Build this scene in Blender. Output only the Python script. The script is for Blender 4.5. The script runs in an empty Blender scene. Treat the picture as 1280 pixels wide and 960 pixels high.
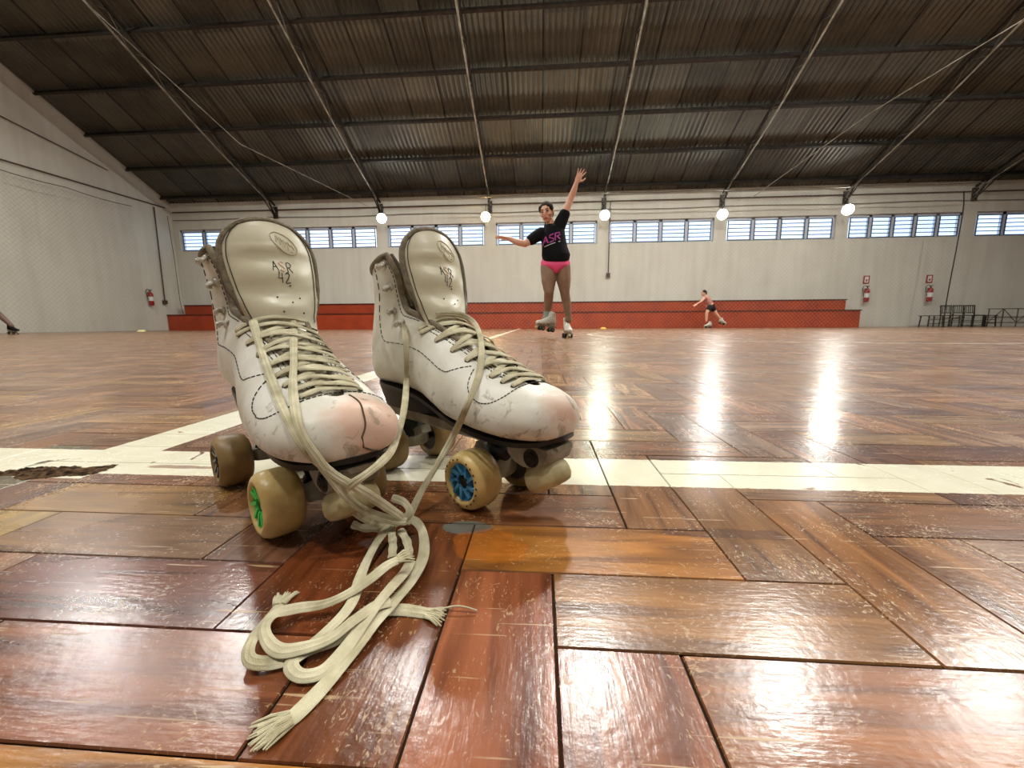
import bpy, bmesh, math, random
import numpy as np
from math import sin, cos, pi, sqrt, atan2, radians, atan, floor as fl
from mathutils import Vector, Matrix, Quaternion
random.seed(7); RNG = np.random.RandomState(5)
COL = bpy.context.scene.collection
V = Vector

# ------------------------------------------------------------------ camera
FPX = 500.0; CAMH = .18
PSI = radians(4.1); PIT = atan(75/500); ROL = radians(.3)
fw = V((-sin(PSI)*cos(PIT), cos(PSI)*cos(PIT), -sin(PIT)))
r0 = V((cos(PSI), sin(PSI), 0)); u0 = r0.cross(fw)
rt = r0*cos(ROL) - u0*sin(ROL); up = u0*cos(ROL) + r0*sin(ROL)
CAMP = V((0, 0, CAMH))
cd = bpy.data.cameras.new('camera'); cam = bpy.data.objects.new('camera', cd); COL.objects.link(cam)
cd.sensor_width = 36; cd.lens = FPX/1280*36; cd.clip_start = .01; cd.clip_end = 200
mw = Matrix((rt, up, -fw)).transposed().to_4x4(); mw.translation = CAMP
cam.matrix_world = mw; bpy.context.scene.camera = cam
def ray(x, y): return fw + rt*((x-640)/FPX) + up*((480-y)/FPX)
def gz(x, y, z=0.):                      # survey helper: point at height z
    d = ray(x, y); return CAMP + d*((z-CAMH)/d.z)
def wy(x, y, Y):                         # survey helper: point at distance Y
    d = ray(x, y); return CAMP + d*(Y/d.y)

# ------------------------------------------------------------------ helpers
def lin(c):
    return tuple(((v/255)/12.92 if v/255 <= .04045 else (((v/255)+.055)/1.055)**2.4) for v in c)
def nt(name):
    m = bpy.data.materials.new(name); m.use_nodes = True; n = m.node_tree; b = n.nodes['Principled BSDF']
    return m, n, b
def N(n, t, **k):
    x = n.nodes.new(t)
    for a, v in k.items():
        if a.startswith('i_'): x.inputs[a[2:].replace('_', ' ')].default_value = v
        else: setattr(x, a, v)
    return x
def L(n, a, b): n.links.new(a, b)
def mat(name, col, rough=.5, metal=0., col2=None, nscale=40., bump=0., bscale=200., coat=0., lo=.35, hi=.65, spec=.5, stretch=None, sheen=0.):
    m, n, b = nt(name)
    c = lin(col); b.inputs['Base Color'].default_value = (*c, 1); b.inputs['Roughness'].default_value = rough
    b.inputs['Metallic'].default_value = metal; b.inputs['Coat Weight'].default_value = coat
    b.inputs['Specular IOR Level'].default_value = spec
    tc = N(n, 'ShaderNodeTexCoord'); src = tc.outputs['Object']
    if stretch:
        mp = N(n, 'ShaderNodeMapping'); mp.inputs['Scale'].default_value = stretch; L(n, src, mp.inputs[0]); src = mp.outputs[0]
    if col2:
        no = N(n, 'ShaderNodeTexNoise', i_Scale=nscale, i_Detail=6.); L(n, src, no.inputs['Vector'])
        rp = N(n, 'ShaderNodeValToRGB'); rp.color_ramp.elements[0].position = lo; rp.color_ramp.elements[1].position = hi
        rp.color_ramp.elements[0].color = (*c, 1); rp.color_ramp.elements[1].color = (*lin(col2), 1)
        L(n, no.outputs[0], rp.inputs[0]); L(n, rp.outputs[0], b.inputs['Base Color'])
    if bump:
        nb = N(n, 'ShaderNodeTexNoise', i_Scale=bscale, i_Detail=4.); L(n, src, nb.inputs['Vector'])
        bp = N(n, 'ShaderNodeBump', i_Strength=bump, i_Distance=.002); L(n, nb.outputs[0], bp.inputs['Height']); L(n, bp.outputs[0], b.inputs['Normal'])
    return m
def emis(name, col, st):
    m, n, b = nt(name); b.inputs['Base Color'].default_value = (0, 0, 0, 1)
    b.inputs['Emission Color'].default_value = (*col, 1); b.inputs['Emission Strength'].default_value = st
    return m

class MB:
    def __init__(s): s.v = []; s.f = []; s.mi = []
    def add(s, vs, fs, mi=0):
        o = len(s.v); s.v += [tuple(v) for v in vs]; s.f += [tuple(i+o for i in f) for f in fs]; s.mi += [mi]*len(fs)
        return s
    def box(s, a, b, mi=0, M=None):
        x0, y0, z0 = a; x1, y1, z1 = b
        vs = [V(p) for p in ((x0,y0,z0),(x1,y0,z0),(x1,y1,z0),(x0,y1,z0),(x0,y0,z1),(x1,y0,z1),(x1,y1,z1),(x0,y1,z1))]
        if M: vs = [M @ v for v in vs]
        return s.add(vs, [(3,2,1,0),(4,5,6,7),(0,1,5,4),(1,2,6,5),(2,3,7,6),(3,0,4,7)], mi)
    def bar(s, p, q, w, h=None, upv=(0,0,1), mi=0):
        p = V(p); q = V(q); h = h or w; d = (q-p).normalized(); u = V(upv)
        if abs(d.dot(u)) > .97: u = V((1,0,0))
        x = d.cross(u).normalized(); u = x.cross(d)
        vs = []
        for c in (p, q):
            for a, b in ((-1,-1),(1,-1),(1,1),(-1,1)): vs.append(c + x*(a*w/2) + u*(b*h/2))
        return s.add(vs, [(3,2,1,0),(4,5,6,7),(0,1,5,4),(1,2,6,5),(2,3,7,6),(3,0,4,7)], mi)
    def rings(s, R, cap=True, closed=True, mi=0):
        n = len(R[0]); vs = [p for r in R for p in r]; fs = []
        m = n if closed else n-1
        for i in range(len(R)-1):
            for j in range(m):
                k = (j+1) % n; fs.append((i*n+j, i*n+k, (i+1)*n+k, (i+1)*n+j))
        if cap: fs.append(tuple(range(n))[::-1]); fs.append(tuple((len(R)-1)*n+j for j in range(n)))
        return s.add(vs, fs, mi)
    def tube(s, P, r, n=8, mi=0, cap=True):
        P = [V(p) for p in P]; R = []
        t = (P[1]-P[0]).normalized(); u = t.orthogonal().normalized()
        for i, p in enumerate(P):
            t2 = (P[min(i+1, len(P)-1)]-P[max(i-1, 0)]).normalized()
            u = (u - t2*u.dot(t2)).normalized(); w = t2.cross(u)
            rr = r[i] if isinstance(r, (list, tuple)) else r
            R.append([p + u*(cos(2*pi*k/n)*rr) + w*(sin(2*pi*k/n)*rr) for k in range(n)])
        return s.rings(R, cap, True, mi)
    def cyl(s, p, q, r, r2=None, n=16, mi=0): return s.tube([p, q], [r, r if r2 is None else r2], n, mi)
    def lathe(s, prof, o=(0,0,0), ax=(0,0,1), n=32, mi=0, cap=False):
        ax = V(ax).normalized(); u = ax.orthogonal().normalized(); w = ax.cross(u); o = V(o)
        R = [[o + ax*h + (u*cos(2*pi*k/n) + w*sin(2*pi*k/n))*r for k in range(n)] for r, h in prof]
        return s.rings(R, cap, True, mi)
    def ell(s, c, rad, B=None, n=16, m=10, mi=0):
        c = V(c); B = B or Matrix.Identity(3); R = []
        for i in range(1, m):
            th = pi*i/m
            R.append([c + B @ V((rad[0]*sin(th)*cos(2*pi*k/n), rad[1]*sin(th)*sin(2*pi*k/n), -rad[2]*cos(th))) for k in range(n)])
        return s.rings(R, True, True, mi)
    def chain(s, P, r, n=14, mi=0):           # rounded tapered limb
        P = [V(p) for p in P]
        for i in range(len(P)-1): s.cyl(P[i], P[i+1], r[i], r[i+1], n, mi)
        for p, q in zip(P, r): s.ell(p, (q, q, q), n=n, m=8, mi=mi)
        return s
    def ribbon(s, P, Nn, w, th, n=10, mi=0):  # flat lace: P points, Nn face normals
        R = []; n = 22
        for i, p in enumerate(P):
            t = (P[min(i+1, len(P)-1)]-P[max(i-1, 0)]).normalized(); u = Nn[i]; u = (u - t*u.dot(t))
            u = u.normalized() if u.length > 1e-6 else t.orthogonal().normalized(); x = t.cross(u)
            ww = w[i] if isinstance(w, (list, tuple)) else w
            R.append([p + x*(cos(2*pi*k/n)*ww/2) + u*(sin(2*pi*k/n)*th/2*(1-.35*abs(cos(2*pi*k/n)))*(1+.30*cos(5*pi*cos(2*pi*k/n)))) for k in range(n)])
        return s.rings(R, True, True, mi)
    def build(s, name, m, parent=None, smooth=True, off=None, merge=False, angle=40):
        me = bpy.data.meshes.new(name)
        vs = s.v if off is None else [tuple(V(v)-V(off)) for v in s.v]
        me.from_pydata(vs, [], s.f)
        ms = m if isinstance(m, (list, tuple)) else [m]
        for q in ms: me.materials.append(q)
        me.polygons.foreach_set('material_index', s.mi)
        bm = bmesh.new(); bm.from_mesh(me)
        if merge: bmesh.ops.remove_doubles(bm, verts=bm.verts, dist=1e-5)
        bmesh.ops.recalc_face_normals(bm, faces=bm.faces); bm.to_mesh(me); bm.free()
        if smooth:
            me.polygons.foreach_set('use_smooth', [True]*len(me.polygons))
            if angle: me.set_sharp_from_angle(angle=radians(angle))
        o = bpy.data.objects.new(name, me); COL.objects.link(o)
        if parent: o.parent = parent
        return o
def thing(name, label, cat, loc=(0,0,0), rz=0, group=None):
    o = bpy.data.objects.new(name, None); COL.objects.link(o); o.location = loc; o.rotation_euler = (0, 0, rz)
    o.empty_display_size = .1
    return tag(o, label, cat, group)
def tag(o, label, cat, group=None):
    o['label'] = label; o['category'] = cat
    if group: o['group'] = group
    return o
def struct(o): o['kind'] = 'structure'; return o
def dup(root, loc=None, rz=None, label=None):
    def cp(o, par):
        c = o.copy(); COL.objects.link(c)
        if par: c.parent = par
        for ch in list(o.children): cp(ch, c)
        return c
    r = cp(root, None)
    if loc is not None: r.location = loc
    if rz is not None: r.rotation_euler = (0, 0, rz)
    if label: r['label'] = label
    return r
def cat(P, n=6, closed=False):            # catmull-rom through tuples
    out = []; m = len(P)
    P = [np.array(p, float) for p in P]
    for i in range(m-1):
        a, b, c, d = P[max(i-1, 0)], P[i], P[i+1], P[min(i+2, m-1)]
        for k in range(n):
            t = k/n
            out.append(.5*((2*b)+(-a+c)*t+(2*a-5*b+4*c-d)*t*t+(-a+3*b-3*c+d)*t**3))
    out.append(P[-1]); return out
def remesh(o, vox, it=6, fac=.5):
    r = o.modifiers.new('skin', 'REMESH'); r.mode = 'VOXEL'; r.voxel_size = vox; r.use_smooth_shade = True
    if it:
        q = o.modifiers.new('soft', 'SMOOTH'); q.iterations = it; q.factor = fac
    return o

# ------------------------------------------------------------------ room dimensions
YW = 16.5; XL = -15.4; XR = 24.; YB = -8.5; EZ = 5.15; SL = .5; YR = (YW+YB)/2
def roofz(y): return EZ + SL*((YW-y) if y > YR else (y-YB))
PIER = [-10.83+4.41*k for k in range(8)]
WZ0 = wy(765, 304, YW).z; WZ1 = wy(765, 275, YW).z

# ------------------------------------------------------------------ materials
def wall_mat(name, base, dirty):
    m, n, b = nt(name)
    tc = N(n, 'ShaderNodeTexCoord')
    a = N(n, 'ShaderNodeTexNoise', i_Scale=.9, i_Detail=8.); L(n, tc.outputs['Object'], a.inputs['Vector'])
    mp = N(n, 'ShaderNodeMapping'); mp.inputs['Scale'].default_value = (3., 3., .25); L(n, tc.outputs['Object'], mp.inputs[0])
    c = N(n, 'ShaderNodeTexNoise', i_Scale=1.5, i_Detail=5.); L(n, mp.outputs[0], c.inputs['Vector'])
    mu = N(n, 'ShaderNodeMath', operation='MULTIPLY'); L(n, a.outputs[0], mu.inputs[0]); L(n, c.outputs[0], mu.inputs[1])
    rp = N(n, 'ShaderNodeValToRGB'); rp.color_ramp.elements[0].position = .12; rp.color_ramp.elements[1].position = .42
    rp.color_ramp.elements[0].color = (*lin(base), 1); rp.color_ramp.elements[1].color = (*lin(dirty), 1)
    L(n, mu.outputs[0], rp.inputs[0]); L(n, rp.outputs[0], b.inputs['Base Color']); b.inputs['Roughness'].default_value = .75
    bn = N(n, 'ShaderNodeTexNoise', i_Scale=14., i_Detail=6.); L(n, tc.outputs['Object'], bn.inputs['Vector'])
    bp = N(n, 'ShaderNodeBump', i_Strength=.3, i_Distance=.02); L(n, bn.outputs[0], bp.inputs['Height']); L(n, bp.outputs[0], b.inputs['Normal'])
    return m
M_WALL = wall_mat('painted plaster', (214, 211, 198), (200, 196, 182))
M_STEEL = mat('grey painted steel', (120, 116, 104), .45, .3, (84, 78, 68), 6., .0)
M_PALE = mat('pale painted steel', (176, 172, 158), .4, .2, (126, 120, 104), 5.)
M_DARKSTEEL = mat('dark steel', (58, 52, 45), .5, .3, (36, 31, 27), 8.)
M_PIPE = mat('brown conduit', (88, 58, 44), .5, 0, (66, 46, 38), 20.)
M_BLACK = mat('black rubber', (20, 19, 18), .5, 0, (32, 30, 28), 60.)
M_WHITEP = mat('white plastic', (220, 220, 214), .4)
M_NET = mat('off white netting cord', (176, 174, 160), .8)
M_REDEXT = mat('extinguisher red', (150, 26, 20), .3, 0, coat=.4)

# roof
def roof_mat():
    m, n, b = nt('corrugated fibre cement roof')
    ge = N(n, 'ShaderNodeNewGeometry'); sp = N(n, 'ShaderNodeSeparateXYZ'); L(n, ge.outputs['Position'], sp.inputs[0])
    fx = N(n, 'ShaderNodeMath', operation='DIVIDE'); fx.inputs[1].default_value = 1.02; L(n, sp.outputs[0], fx.inputs[0])
    f1 = N(n, 'ShaderNodeMath', operation='FLOOR'); L(n, fx.outputs[0], f1.inputs[0])
    fy = N(n, 'ShaderNodeMath', operation='DIVIDE'); fy.inputs[1].default_value = 1.25; L(n, sp.outputs[1], fy.inputs[0])
    f2 = N(n, 'ShaderNodeMath', operation='FLOOR'); L(n, fy.outputs[0], f2.inputs[0])
    cb = N(n, 'ShaderNodeCombineXYZ'); L(n, f1.outputs[0], cb.inputs[0]); L(n, f2.outputs[0], cb.inputs[1])
    wn = N(n, 'ShaderNodeTexWhiteNoise', noise_dimensions='3D'); L(n, cb.outputs[0], wn.inputs['Vector'])
    fr = N(n, 'ShaderNodeMath', operation='FRACT'); L(n, fx.outputs[0], fr.inputs[0])
    lt = N(n, 'ShaderNodeMath', operation='LESS_THAN'); lt.inputs[1].default_value = .045; L(n, fr.outputs[0], lt.inputs[0])
    no = N(n, 'ShaderNodeTexNoise', i_Scale=1.3, i_Detail=7.); L(n, ge.outputs['Position'], no.inputs['Vector'])
    ad = N(n, 'ShaderNodeMath', operation='MULTIPLY_ADD'); ad.inputs[1].default_value = .45; L(n, wn.outputs[0], ad.inputs[0]); L(n, no.outputs[0], ad.inputs[2])
    rp = N(n, 'ShaderNodeValToRGB'); rp.color_ramp.elements[0].position = .4; rp.color_ramp.elements[1].position = 1.
    rp.color_ramp.elements[0].color = (*lin((68, 67, 59)), 1); rp.color_ramp.elements[1].color = (*lin((104, 103, 92)), 1)
    L(n, ad.outputs[0], rp.inputs[0])
    mx = N(n, 'ShaderNodeMix', data_type='RGBA'); L(n, lt.outputs[0], mx.inputs[0]); L(n, rp.outputs[0], mx.inputs[6]); mx.inputs[7].default_value = (*lin((42, 39, 34)), 1)
    L(n, mx.outputs[2], b.inputs['Base Color']); b.inputs['Roughness'].default_value = .42; b.inputs['Metallic'].default_value = .25
    return m
M_ROOF = roof_mat()

# floor
def floor_mat():
    m, n, b = nt('worn varnished parquet')
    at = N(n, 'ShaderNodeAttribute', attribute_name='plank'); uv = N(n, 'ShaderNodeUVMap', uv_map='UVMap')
    ge = N(n, 'ShaderNodeNewGeometry')
    mp = N(n, 'ShaderNodeMapping'); mp.inputs['Scale'].default_value = (6., 60., 1.); L(n, uv.outputs[0], mp.inputs[0])
    g1 = N(n, 'ShaderNodeTexNoise', i_Scale=1., i_Detail=8., i_Distortion=1.2); L(n, mp.outputs[0], g1.inputs['Vector'])
    rp = N(n, 'ShaderNodeValToRGB'); e = rp.color_ramp.elements; e[0].position = .3; e[0].color = (.30, .23, .20, 1); e[1].position = .7; e[1].color = (1.45, 1.48, 1.40, 1)
    L(n, g1.outputs[0], rp.inputs[0])
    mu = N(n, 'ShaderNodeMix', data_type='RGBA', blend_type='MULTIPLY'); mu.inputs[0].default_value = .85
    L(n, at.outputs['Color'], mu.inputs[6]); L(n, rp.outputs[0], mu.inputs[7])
    # worn flecks and scratches
    mp2 = N(n, 'ShaderNodeMapping'); mp2.inputs['Scale'].default_value = (150., 260., 1.); L(n, uv.outputs[0], mp2.inputs[0])
    s1 = N(n, 'ShaderNodeTexNoise', i_Scale=1., i_Detail=3., i_Distortion=2.2); L(n, mp2.outputs[0], s1.inputs['Vector'])
    s2 = N(n, 'ShaderNodeTexNoise', i_Scale=16., i_Detail=4.); L(n, ge.outputs['Position'], s2.inputs['Vector'])
    sm = N(n, 'ShaderNodeMath', operation='MULTIPLY_ADD'); sm.inputs[1].default_value = .55; L(n, s2.outputs[0], sm.inputs[0]); L(n, s1.outputs[0], sm.inputs[2])
    r2 = N(n, 'ShaderNodeMapRange'); r2.inputs['From Min'].default_value = .90; r2.inputs['From Max'].default_value = 1.02; L(n, sm.outputs[0], r2.inputs[0])
    # long scratches
    wl = []
    for rot, sc, lo_ in ((.55, (9., 330., 1.), .70), (-1.0, (7., 280., 1.), .715), (1.7, (12., 300., 1.), .71)):
        mp3 = N(n, 'ShaderNodeMapping'); mp3.inputs['Rotation'].default_value = (0, 0, rot); mp3.inputs['Scale'].default_value = sc; L(n, ge.outputs['Position'], mp3.inputs[0])
        wv = N(n, 'ShaderNodeTexNoise', i_Scale=1., i_Detail=1.5, i_Distortion=.3); L(n, mp3.outputs[0], wv.inputs['Vector'])
        q_ = N(n, 'ShaderNodeMapRange'); q_.inputs['From Min'].default_value = lo_; q_.inputs['From Max'].default_value = lo_+.03; L(n, wv.outputs[0], q_.inputs[0]); wl.append(q_)
    w0 = N(n, 'ShaderNodeMath', operation='MAXIMUM'); L(n, wl[0].outputs[0], w0.inputs[0]); L(n, wl[1].outputs[0], w0.inputs[1])
    w1 = N(n, 'ShaderNodeMath', operation='MAXIMUM'); L(n, w0.outputs[0], w1.inputs[0]); L(n, wl[2].outputs[0], w1.inputs[1])
    s3 = N(n, 'ShaderNodeTexNoise', i_Scale=30., i_Detail=2.); L(n, ge.outputs['Position'], s3.inputs['Vector'])
    w2 = N(n, 'ShaderNodeMapRange'); w2.inputs['From Min'].default_value = .42; w2.inputs['From Max'].default_value = .55; L(n, s3.outputs[0], w2.inputs[0])
    w3 = N(n, 'ShaderNodeMath', operation='MULTIPLY'); L(n, w1.outputs[0], w3.inputs[0]); L(n, w2.outputs[0], w3.inputs[1])
    wm = N(n, 'ShaderNodeMath', operation='MAXIMUM'); L(n, r2.outputs[0], wm.inputs[0]); L(n, w3.outputs[0], wm.inputs[1])
    wf = N(n, 'ShaderNodeMath', operation='MULTIPLY'); wf.inputs[1].default_value = .6; L(n, wm.outputs[0], wf.inputs[0])
    mx = N(n, 'ShaderNodeMix', data_type='RGBA'); L(n, wf.outputs[0], mx.inputs[0]); L(n, mu.outputs[2], mx.inputs[6]); mx.inputs[7].default_value = (*lin((196, 168, 122)), 1)
    last = mx.outputs[2]
    # court lines
    sp = N(n, 'ShaderNodeSeparateXYZ'); L(n, ge.outputs['Position'], sp.inputs[0]); X, Y = sp.outputs[0], sp.outputs[1]
    def mth(op, a, b_=None, c_=None):
        q = N(n, 'ShaderNodeMath', operation=op)
        for i, z in enumerate((a, b_, c_)):
            if z is None: continue
            if isinstance(z, (int, float)): q.inputs[i].default_value = z
            else: L(n, z, q.inputs[i])
        return q.outputs[0]
    s4 = N(n, 'ShaderNodeTexNoise', i_Scale=90., i_Detail=3.); L(n, ge.outputs['Position'], s4.inputs['Vector'])
    jit = mth('MULTIPLY', mth('SUBTRACT', s4.outputs[0], .5), .004)
    l1 = mth('LESS_THAN', mth('ADD', mth('ABSOLUTE', mth('SUBTRACT', Y, .479)), jit), .0445)
    xs = mth('ADD', mth('ADD', X, .594), mth('MULTIPLY', mth('SUBTRACT', Y, .45), .0135))
    l2 = mth('MULTIPLY', mth('LESS_THAN', mth('ADD', mth('ABSOLUTE', xs), jit), .045), mth('GREATER_THAN', Y, .418))
    rr = mth('SQRT', mth('ADD', mth('POWER', mth('SUBTRACT', X, 3.8), 2.), mth('POWER', mth('SUBTRACT', Y, 6.6), 2.)))
    l3 = mth('MULTIPLY', mth('LESS_THAN', mth('ABSOLUTE', mth('SUBTRACT', rr, 3.0)), .04), .55)
    lm = mth('MAXIMUM', mth('MAXIMUM', l1, l2), l3)
    s5 = N(n, 'ShaderNodeTexNoise', i_Scale=22., i_Detail=9., i_Distortion=.6); L(n, ge.outputs['Position'], s5.inputs['Vector'])
    w5 = N(n, 'ShaderNodeMapRange'); w5.inputs['From Min'].default_value = .70; w5.inputs['From Max'].default_value = .66; L(n, s5.outputs[0], w5.inputs[0])
    lm = mth('MULTIPLY', lm, w5.outputs[0])
    c5 = N(n, 'ShaderNodeValToRGB'); c5.color_ramp.elements[0].color = (*lin((206, 200, 172)), 1); c5.color_ramp.elements[1].color = (*lin((236, 232, 208)), 1)
    L(n, s5.outputs[0], c5.inputs[0])
    m2 = N(n, 'ShaderNodeMix', data_type='RGBA'); L(n, lm, m2.inputs[0]); L(n, last, m2.inputs[6]); L(n, c5.outputs[0], m2.inputs[7]); last = m2.outputs[2]
    # spots of damage with their own outline: (x, y, rx, ry, colour)
    hmask = None
    for (x, y, rx, ry, c, st) in ((-.065, .3325, .021, .0105, (88, 90, 78), .9), (-.038, .302, .03, .026, (176, 96, 22), .55),
                                  (.16, .335, .05, .01, (70, 46, 40), .5), (-.46, .462, .045, .006, (150, 112, 92), .8)):
        dx = mth('DIVIDE', mth('SUBTRACT', X, x), rx); dy = mth('DIVIDE', mth('SUBTRACT', Y, y), ry)
        r_ = mth('SQRT', mth('ADD', mth('POWER', dx, 2.), mth('POWER', dy, 2.)))
        r_ = mth('ADD', r_, mth('MULTIPLY', mth('SUBTRACT', s5.outputs[0], .5), 1.6))
        k = N(n, 'ShaderNodeMapRange'); k.inputs['From Min'].default_value = 1.05; k.inputs['From Max'].default_value = .92; k.inputs['To Max'].default_value = st; L(n, r_, k.inputs[0])
        m3 = N(n, 'ShaderNodeMix', data_type='RGBA'); L(n, k.outputs[0], m3.inputs[0]); L(n, last, m3.inputs[6])
        cc = N(n, 'ShaderNodeValToRGB'); cc.color_ramp.elements[0].color = (*[q*.45 for q in lin(c)], 1); cc.color_ramp.elements[1].color = (*[q*1.5 for q in lin(c)], 1)
        L(n, s4.outputs[0], cc.inputs[0]); L(n, cc.outputs[0], m3.inputs[7]); last = m3.outputs[2]
        if hmask is None: hmask = k.outputs[0]
    L(n, last, b.inputs['Base Color'])
    # gloss
    g2 = N(n, 'ShaderNodeTexNoise', i_Scale=5., i_Detail=6.); L(n, ge.outputs['Position'], g2.inputs['Vector'])
    ro = N(n, 'ShaderNodeMapRange'); ro.inputs['From Min'].default_value = .3; ro.inputs['From Max'].default_value = .7; ro.inputs['To Min'].default_value = .17; ro.inputs['To Max'].default_value = .30
    L(n, g2.outputs[0], ro.inputs[0])
    rr2 = mth('ADD', ro.outputs[0], mth('MULTIPLY', wm.outputs[0], .12))
    rr2 = mth('MAXIMUM', rr2, mth('MULTIPLY', hmask, .8)); L(n, rr2, b.inputs['Roughness'])
    b.inputs['Specular IOR Level'].default_value = .6
    gm = N(n, 'ShaderNodeMapping'); gm.inputs['Scale'].default_value = (60., 420., 1.); L(n, uv.outputs[0], gm.inputs[0])
    g3 = N(n, 'ShaderNodeTexNoise', i_Scale=1., i_Detail=4.); L(n, gm.outputs[0], g3.inputs['Vector'])
    g4 = N(n, 'ShaderNodeTexNoise', i_Scale=170., i_Detail=4.); L(n, ge.outputs['Position'], g4.inputs['Vector'])
    hh = mth('ADD', mth('MULTIPLY', g3.outputs[0], .30), mth('MULTIPLY', g4.outputs[0], .45))
    hh = mth('SUBTRACT', hh, mth('MULTIPLY', hmask, 4.))
    bp = N(n, 'ShaderNodeBump', i_Strength=.42, i_Distance=.0009); L(n, hh, bp.inputs['Height']); L(n, bp.outputs[0], b.inputs['Normal'])
    return m
M_FLOOR = floor_mat(); M_GAP = mat('dark joint dirt', (56, 44, 32), .9)

# ------------------------------------------------------------------ floor
def make_floor():
    a = .0681; X0 = .0095; Y0 = .2018
    i0, i1 = int((XL-X0)/a)-1, int((XR-X0)/a)+1; j0, j1 = int((YB-Y0)/a)-1, int((YW-Y0)/a)+1
    ii, jj = np.meshgrid(np.arange(i0, i1), np.arange(j0, j1), indexing='ij'); ii = ii.ravel(); jj = jj.ravel()
    k = (ii+jj) % 6
    H = k == 0; Vv = k == 3
    hx0 = X0+ii[H]*a; hy0 = Y0+jj[H]*a
    vx0 = X0+ii[Vv]*a; vy0 = Y0+jj[Vv]*a
    R = np.concatenate([np.stack([hx0, hy0, hx0+3*a, hy0+a, 0*hx0], 1), np.stack([vx0, vy0, vx0+a, vy0+3*a, 0*vx0+1], 1)])
    cx = (R[:, 0]+R[:, 2])/2; cy = (R[:, 1]+R[:, 3])/2
    near = (np.abs(cx) < 2.2) & (cy > -.5) & (cy < 2.6)
    n = len(R); g = np.where(near, .00025, .0006) + RNG.rand(n)**2*.0006; bv = .0006
    pal = np.array([lin(c) for c in ((138, 96, 72), (146, 102, 74), (128, 86, 66), (150, 110, 78), (122, 84, 68), (140, 96, 68), (152, 104, 76), (132, 98, 80))])
    col = pal[RNG.randint(0, len(pal), n)]*(.74+.34*RNG.rand(n))[:, None]
    def ov(x, y, c):
        q = (R[:, 0] < x) & (R[:, 2] > x) & (R[:, 1] < y) & (R[:, 3] > y); col[q] = lin(c)
    for x, y, c in ((0, .3, (170, 112, 56)), (.1, .24, (152, 106, 66)), (-.03, .15, (146, 84, 58)), (.04, .1, (152, 88, 56)), (.15, .17, (150, 92, 52)), (-.2, .11, (172, 124, 52)), (-.1, .11, (168, 112, 48)),
                    (-.09, .17, (124, 62, 34)), (-.15, .24, (118, 62, 36)), (-.1, .3, (126, 72, 44)), (-.2, .17, (138, 82, 56)), (-.3, .24, (118, 68, 54)), (-.66, .40, (108, 98, 80)), (-.7, .37, (104, 96, 78)),
                    (-.52, .31, (168, 136, 84)), (-.45, .37, (146, 108, 66)), (.3, .3, (142, 96, 60)), (.18, .36, (138, 98, 66)), (.24, .33, (146, 98, 60)), (.02, .37, (134, 84, 52)), (.11, .38, (140, 98, 70)), (.35, .37, (128, 86, 58)), (.4, .25, (126, 84, 56))): ov(x, y, c)
    col = np.where((cy < .6)[:, None], col*np.array([.82, .81, .69]), col*np.array([1.10, 1.22, 1.16]))  # boards past the court line paler: wall reflections put into the plank colour
    z = (RNG.rand(n, 4)-.5)*.0003
    def corners(x0, y0, x1, y1): return np.stack([np.stack([x0, y0], 1), np.stack([x1, y0], 1), np.stack([x1, y1], 1), np.stack([x0, y1], 1)], 1)
    verts = []; loops = []; uvs = []; cols = []; base = 0
    def uvof(P, idx):
        x, y = P[..., 0], P[..., 1]; hor = (R[idx, 4] == 0)[:, None]
        off = RNG.RandomState if False else None
        u = np.where(hor, x-R[idx, 0][:, None], y-R[idx, 1][:, None]); v = np.where(hor, y-R[idx, 1][:, None], x-R[idx, 0][:, None])
        return np.stack([u+(idx*7.31 % 50)[:, None], v+(idx*3.77 % 31)[:, None]], -1)
    fi = np.where(~near)[0]; ni = np.where(near)[0]
    for idx, ins in ((fi, 0), (ni, bv)):
        r = R[idx]; gg = g[idx]
        top = corners(r[:, 0]+gg+ins, r[:, 1]+gg+ins, r[:, 2]-gg-ins, r[:, 3]-gg-ins); zt = z[idx]
        m_ = len(idx); verts.append(np.concatenate([top, zt[..., None]], -1).reshape(-1, 3))
        loops.append((base+np.arange(m_*4)).reshape(-1, 4)); uvs.append(uvof(top, idx).reshape(-1, 2)); cols.append(np.repeat(col[idx], 4, 0)); tb = base; base += m_*4
        if ins:
            out = corners(r[:, 0]+gg, r[:, 1]+gg, r[:, 2]-gg, r[:, 3]-gg)
            verts.append(np.concatenate([out, zt[..., None]-.0012], -1).reshape(-1, 3)); ob = base; base += m_*4
            for c in range(4):
                d = (c+1) % 4; q = np.arange(m_)*4
                loops.append(np.stack([ob+q+c, ob+q+d, tb+q+d, tb+q+c], 1))
                P = np.stack([out[:, c], out[:, d], top[:, d], top[:, c]], 1); uvs.append(uvof(P, idx).reshape(-1, 2)); cols.append(np.repeat(col[idx]*.8, 4, 0))
    verts.append(np.array([[XL-1, YB-1, -.003], [XR+1, YB-1, -.003], [XR+1, YW+1, -.003], [XL-1, YW+1, -.003]])); loops.append(base+np.array([[0, 1, 2, 3]])); uvs.append(np.zeros((4, 2))); cols.append(np.zeros((4, 3)))
    vv = np.concatenate(verts); ll = np.concatenate(loops); me = bpy.data.meshes.new('floor')
    me.vertices.add(len(vv)); me.vertices.foreach_set('co', vv.ravel()); me.loops.add(ll.size); me.loops.foreach_set('vertex_index', ll.ravel().astype(np.int32))
    me.polygons.add(len(ll)); me.polygons.foreach_set('loop_start', np.arange(0, ll.size, 4, dtype=np.int32))
    me.materials.append(M_FLOOR); me.materials.append(M_GAP); mi = np.zeros(len(ll), np.int32); mi[-1] = 1; me.polygons.foreach_set('material_index', mi)
    me.update(calc_edges=True); me.shade_flat()
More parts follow.
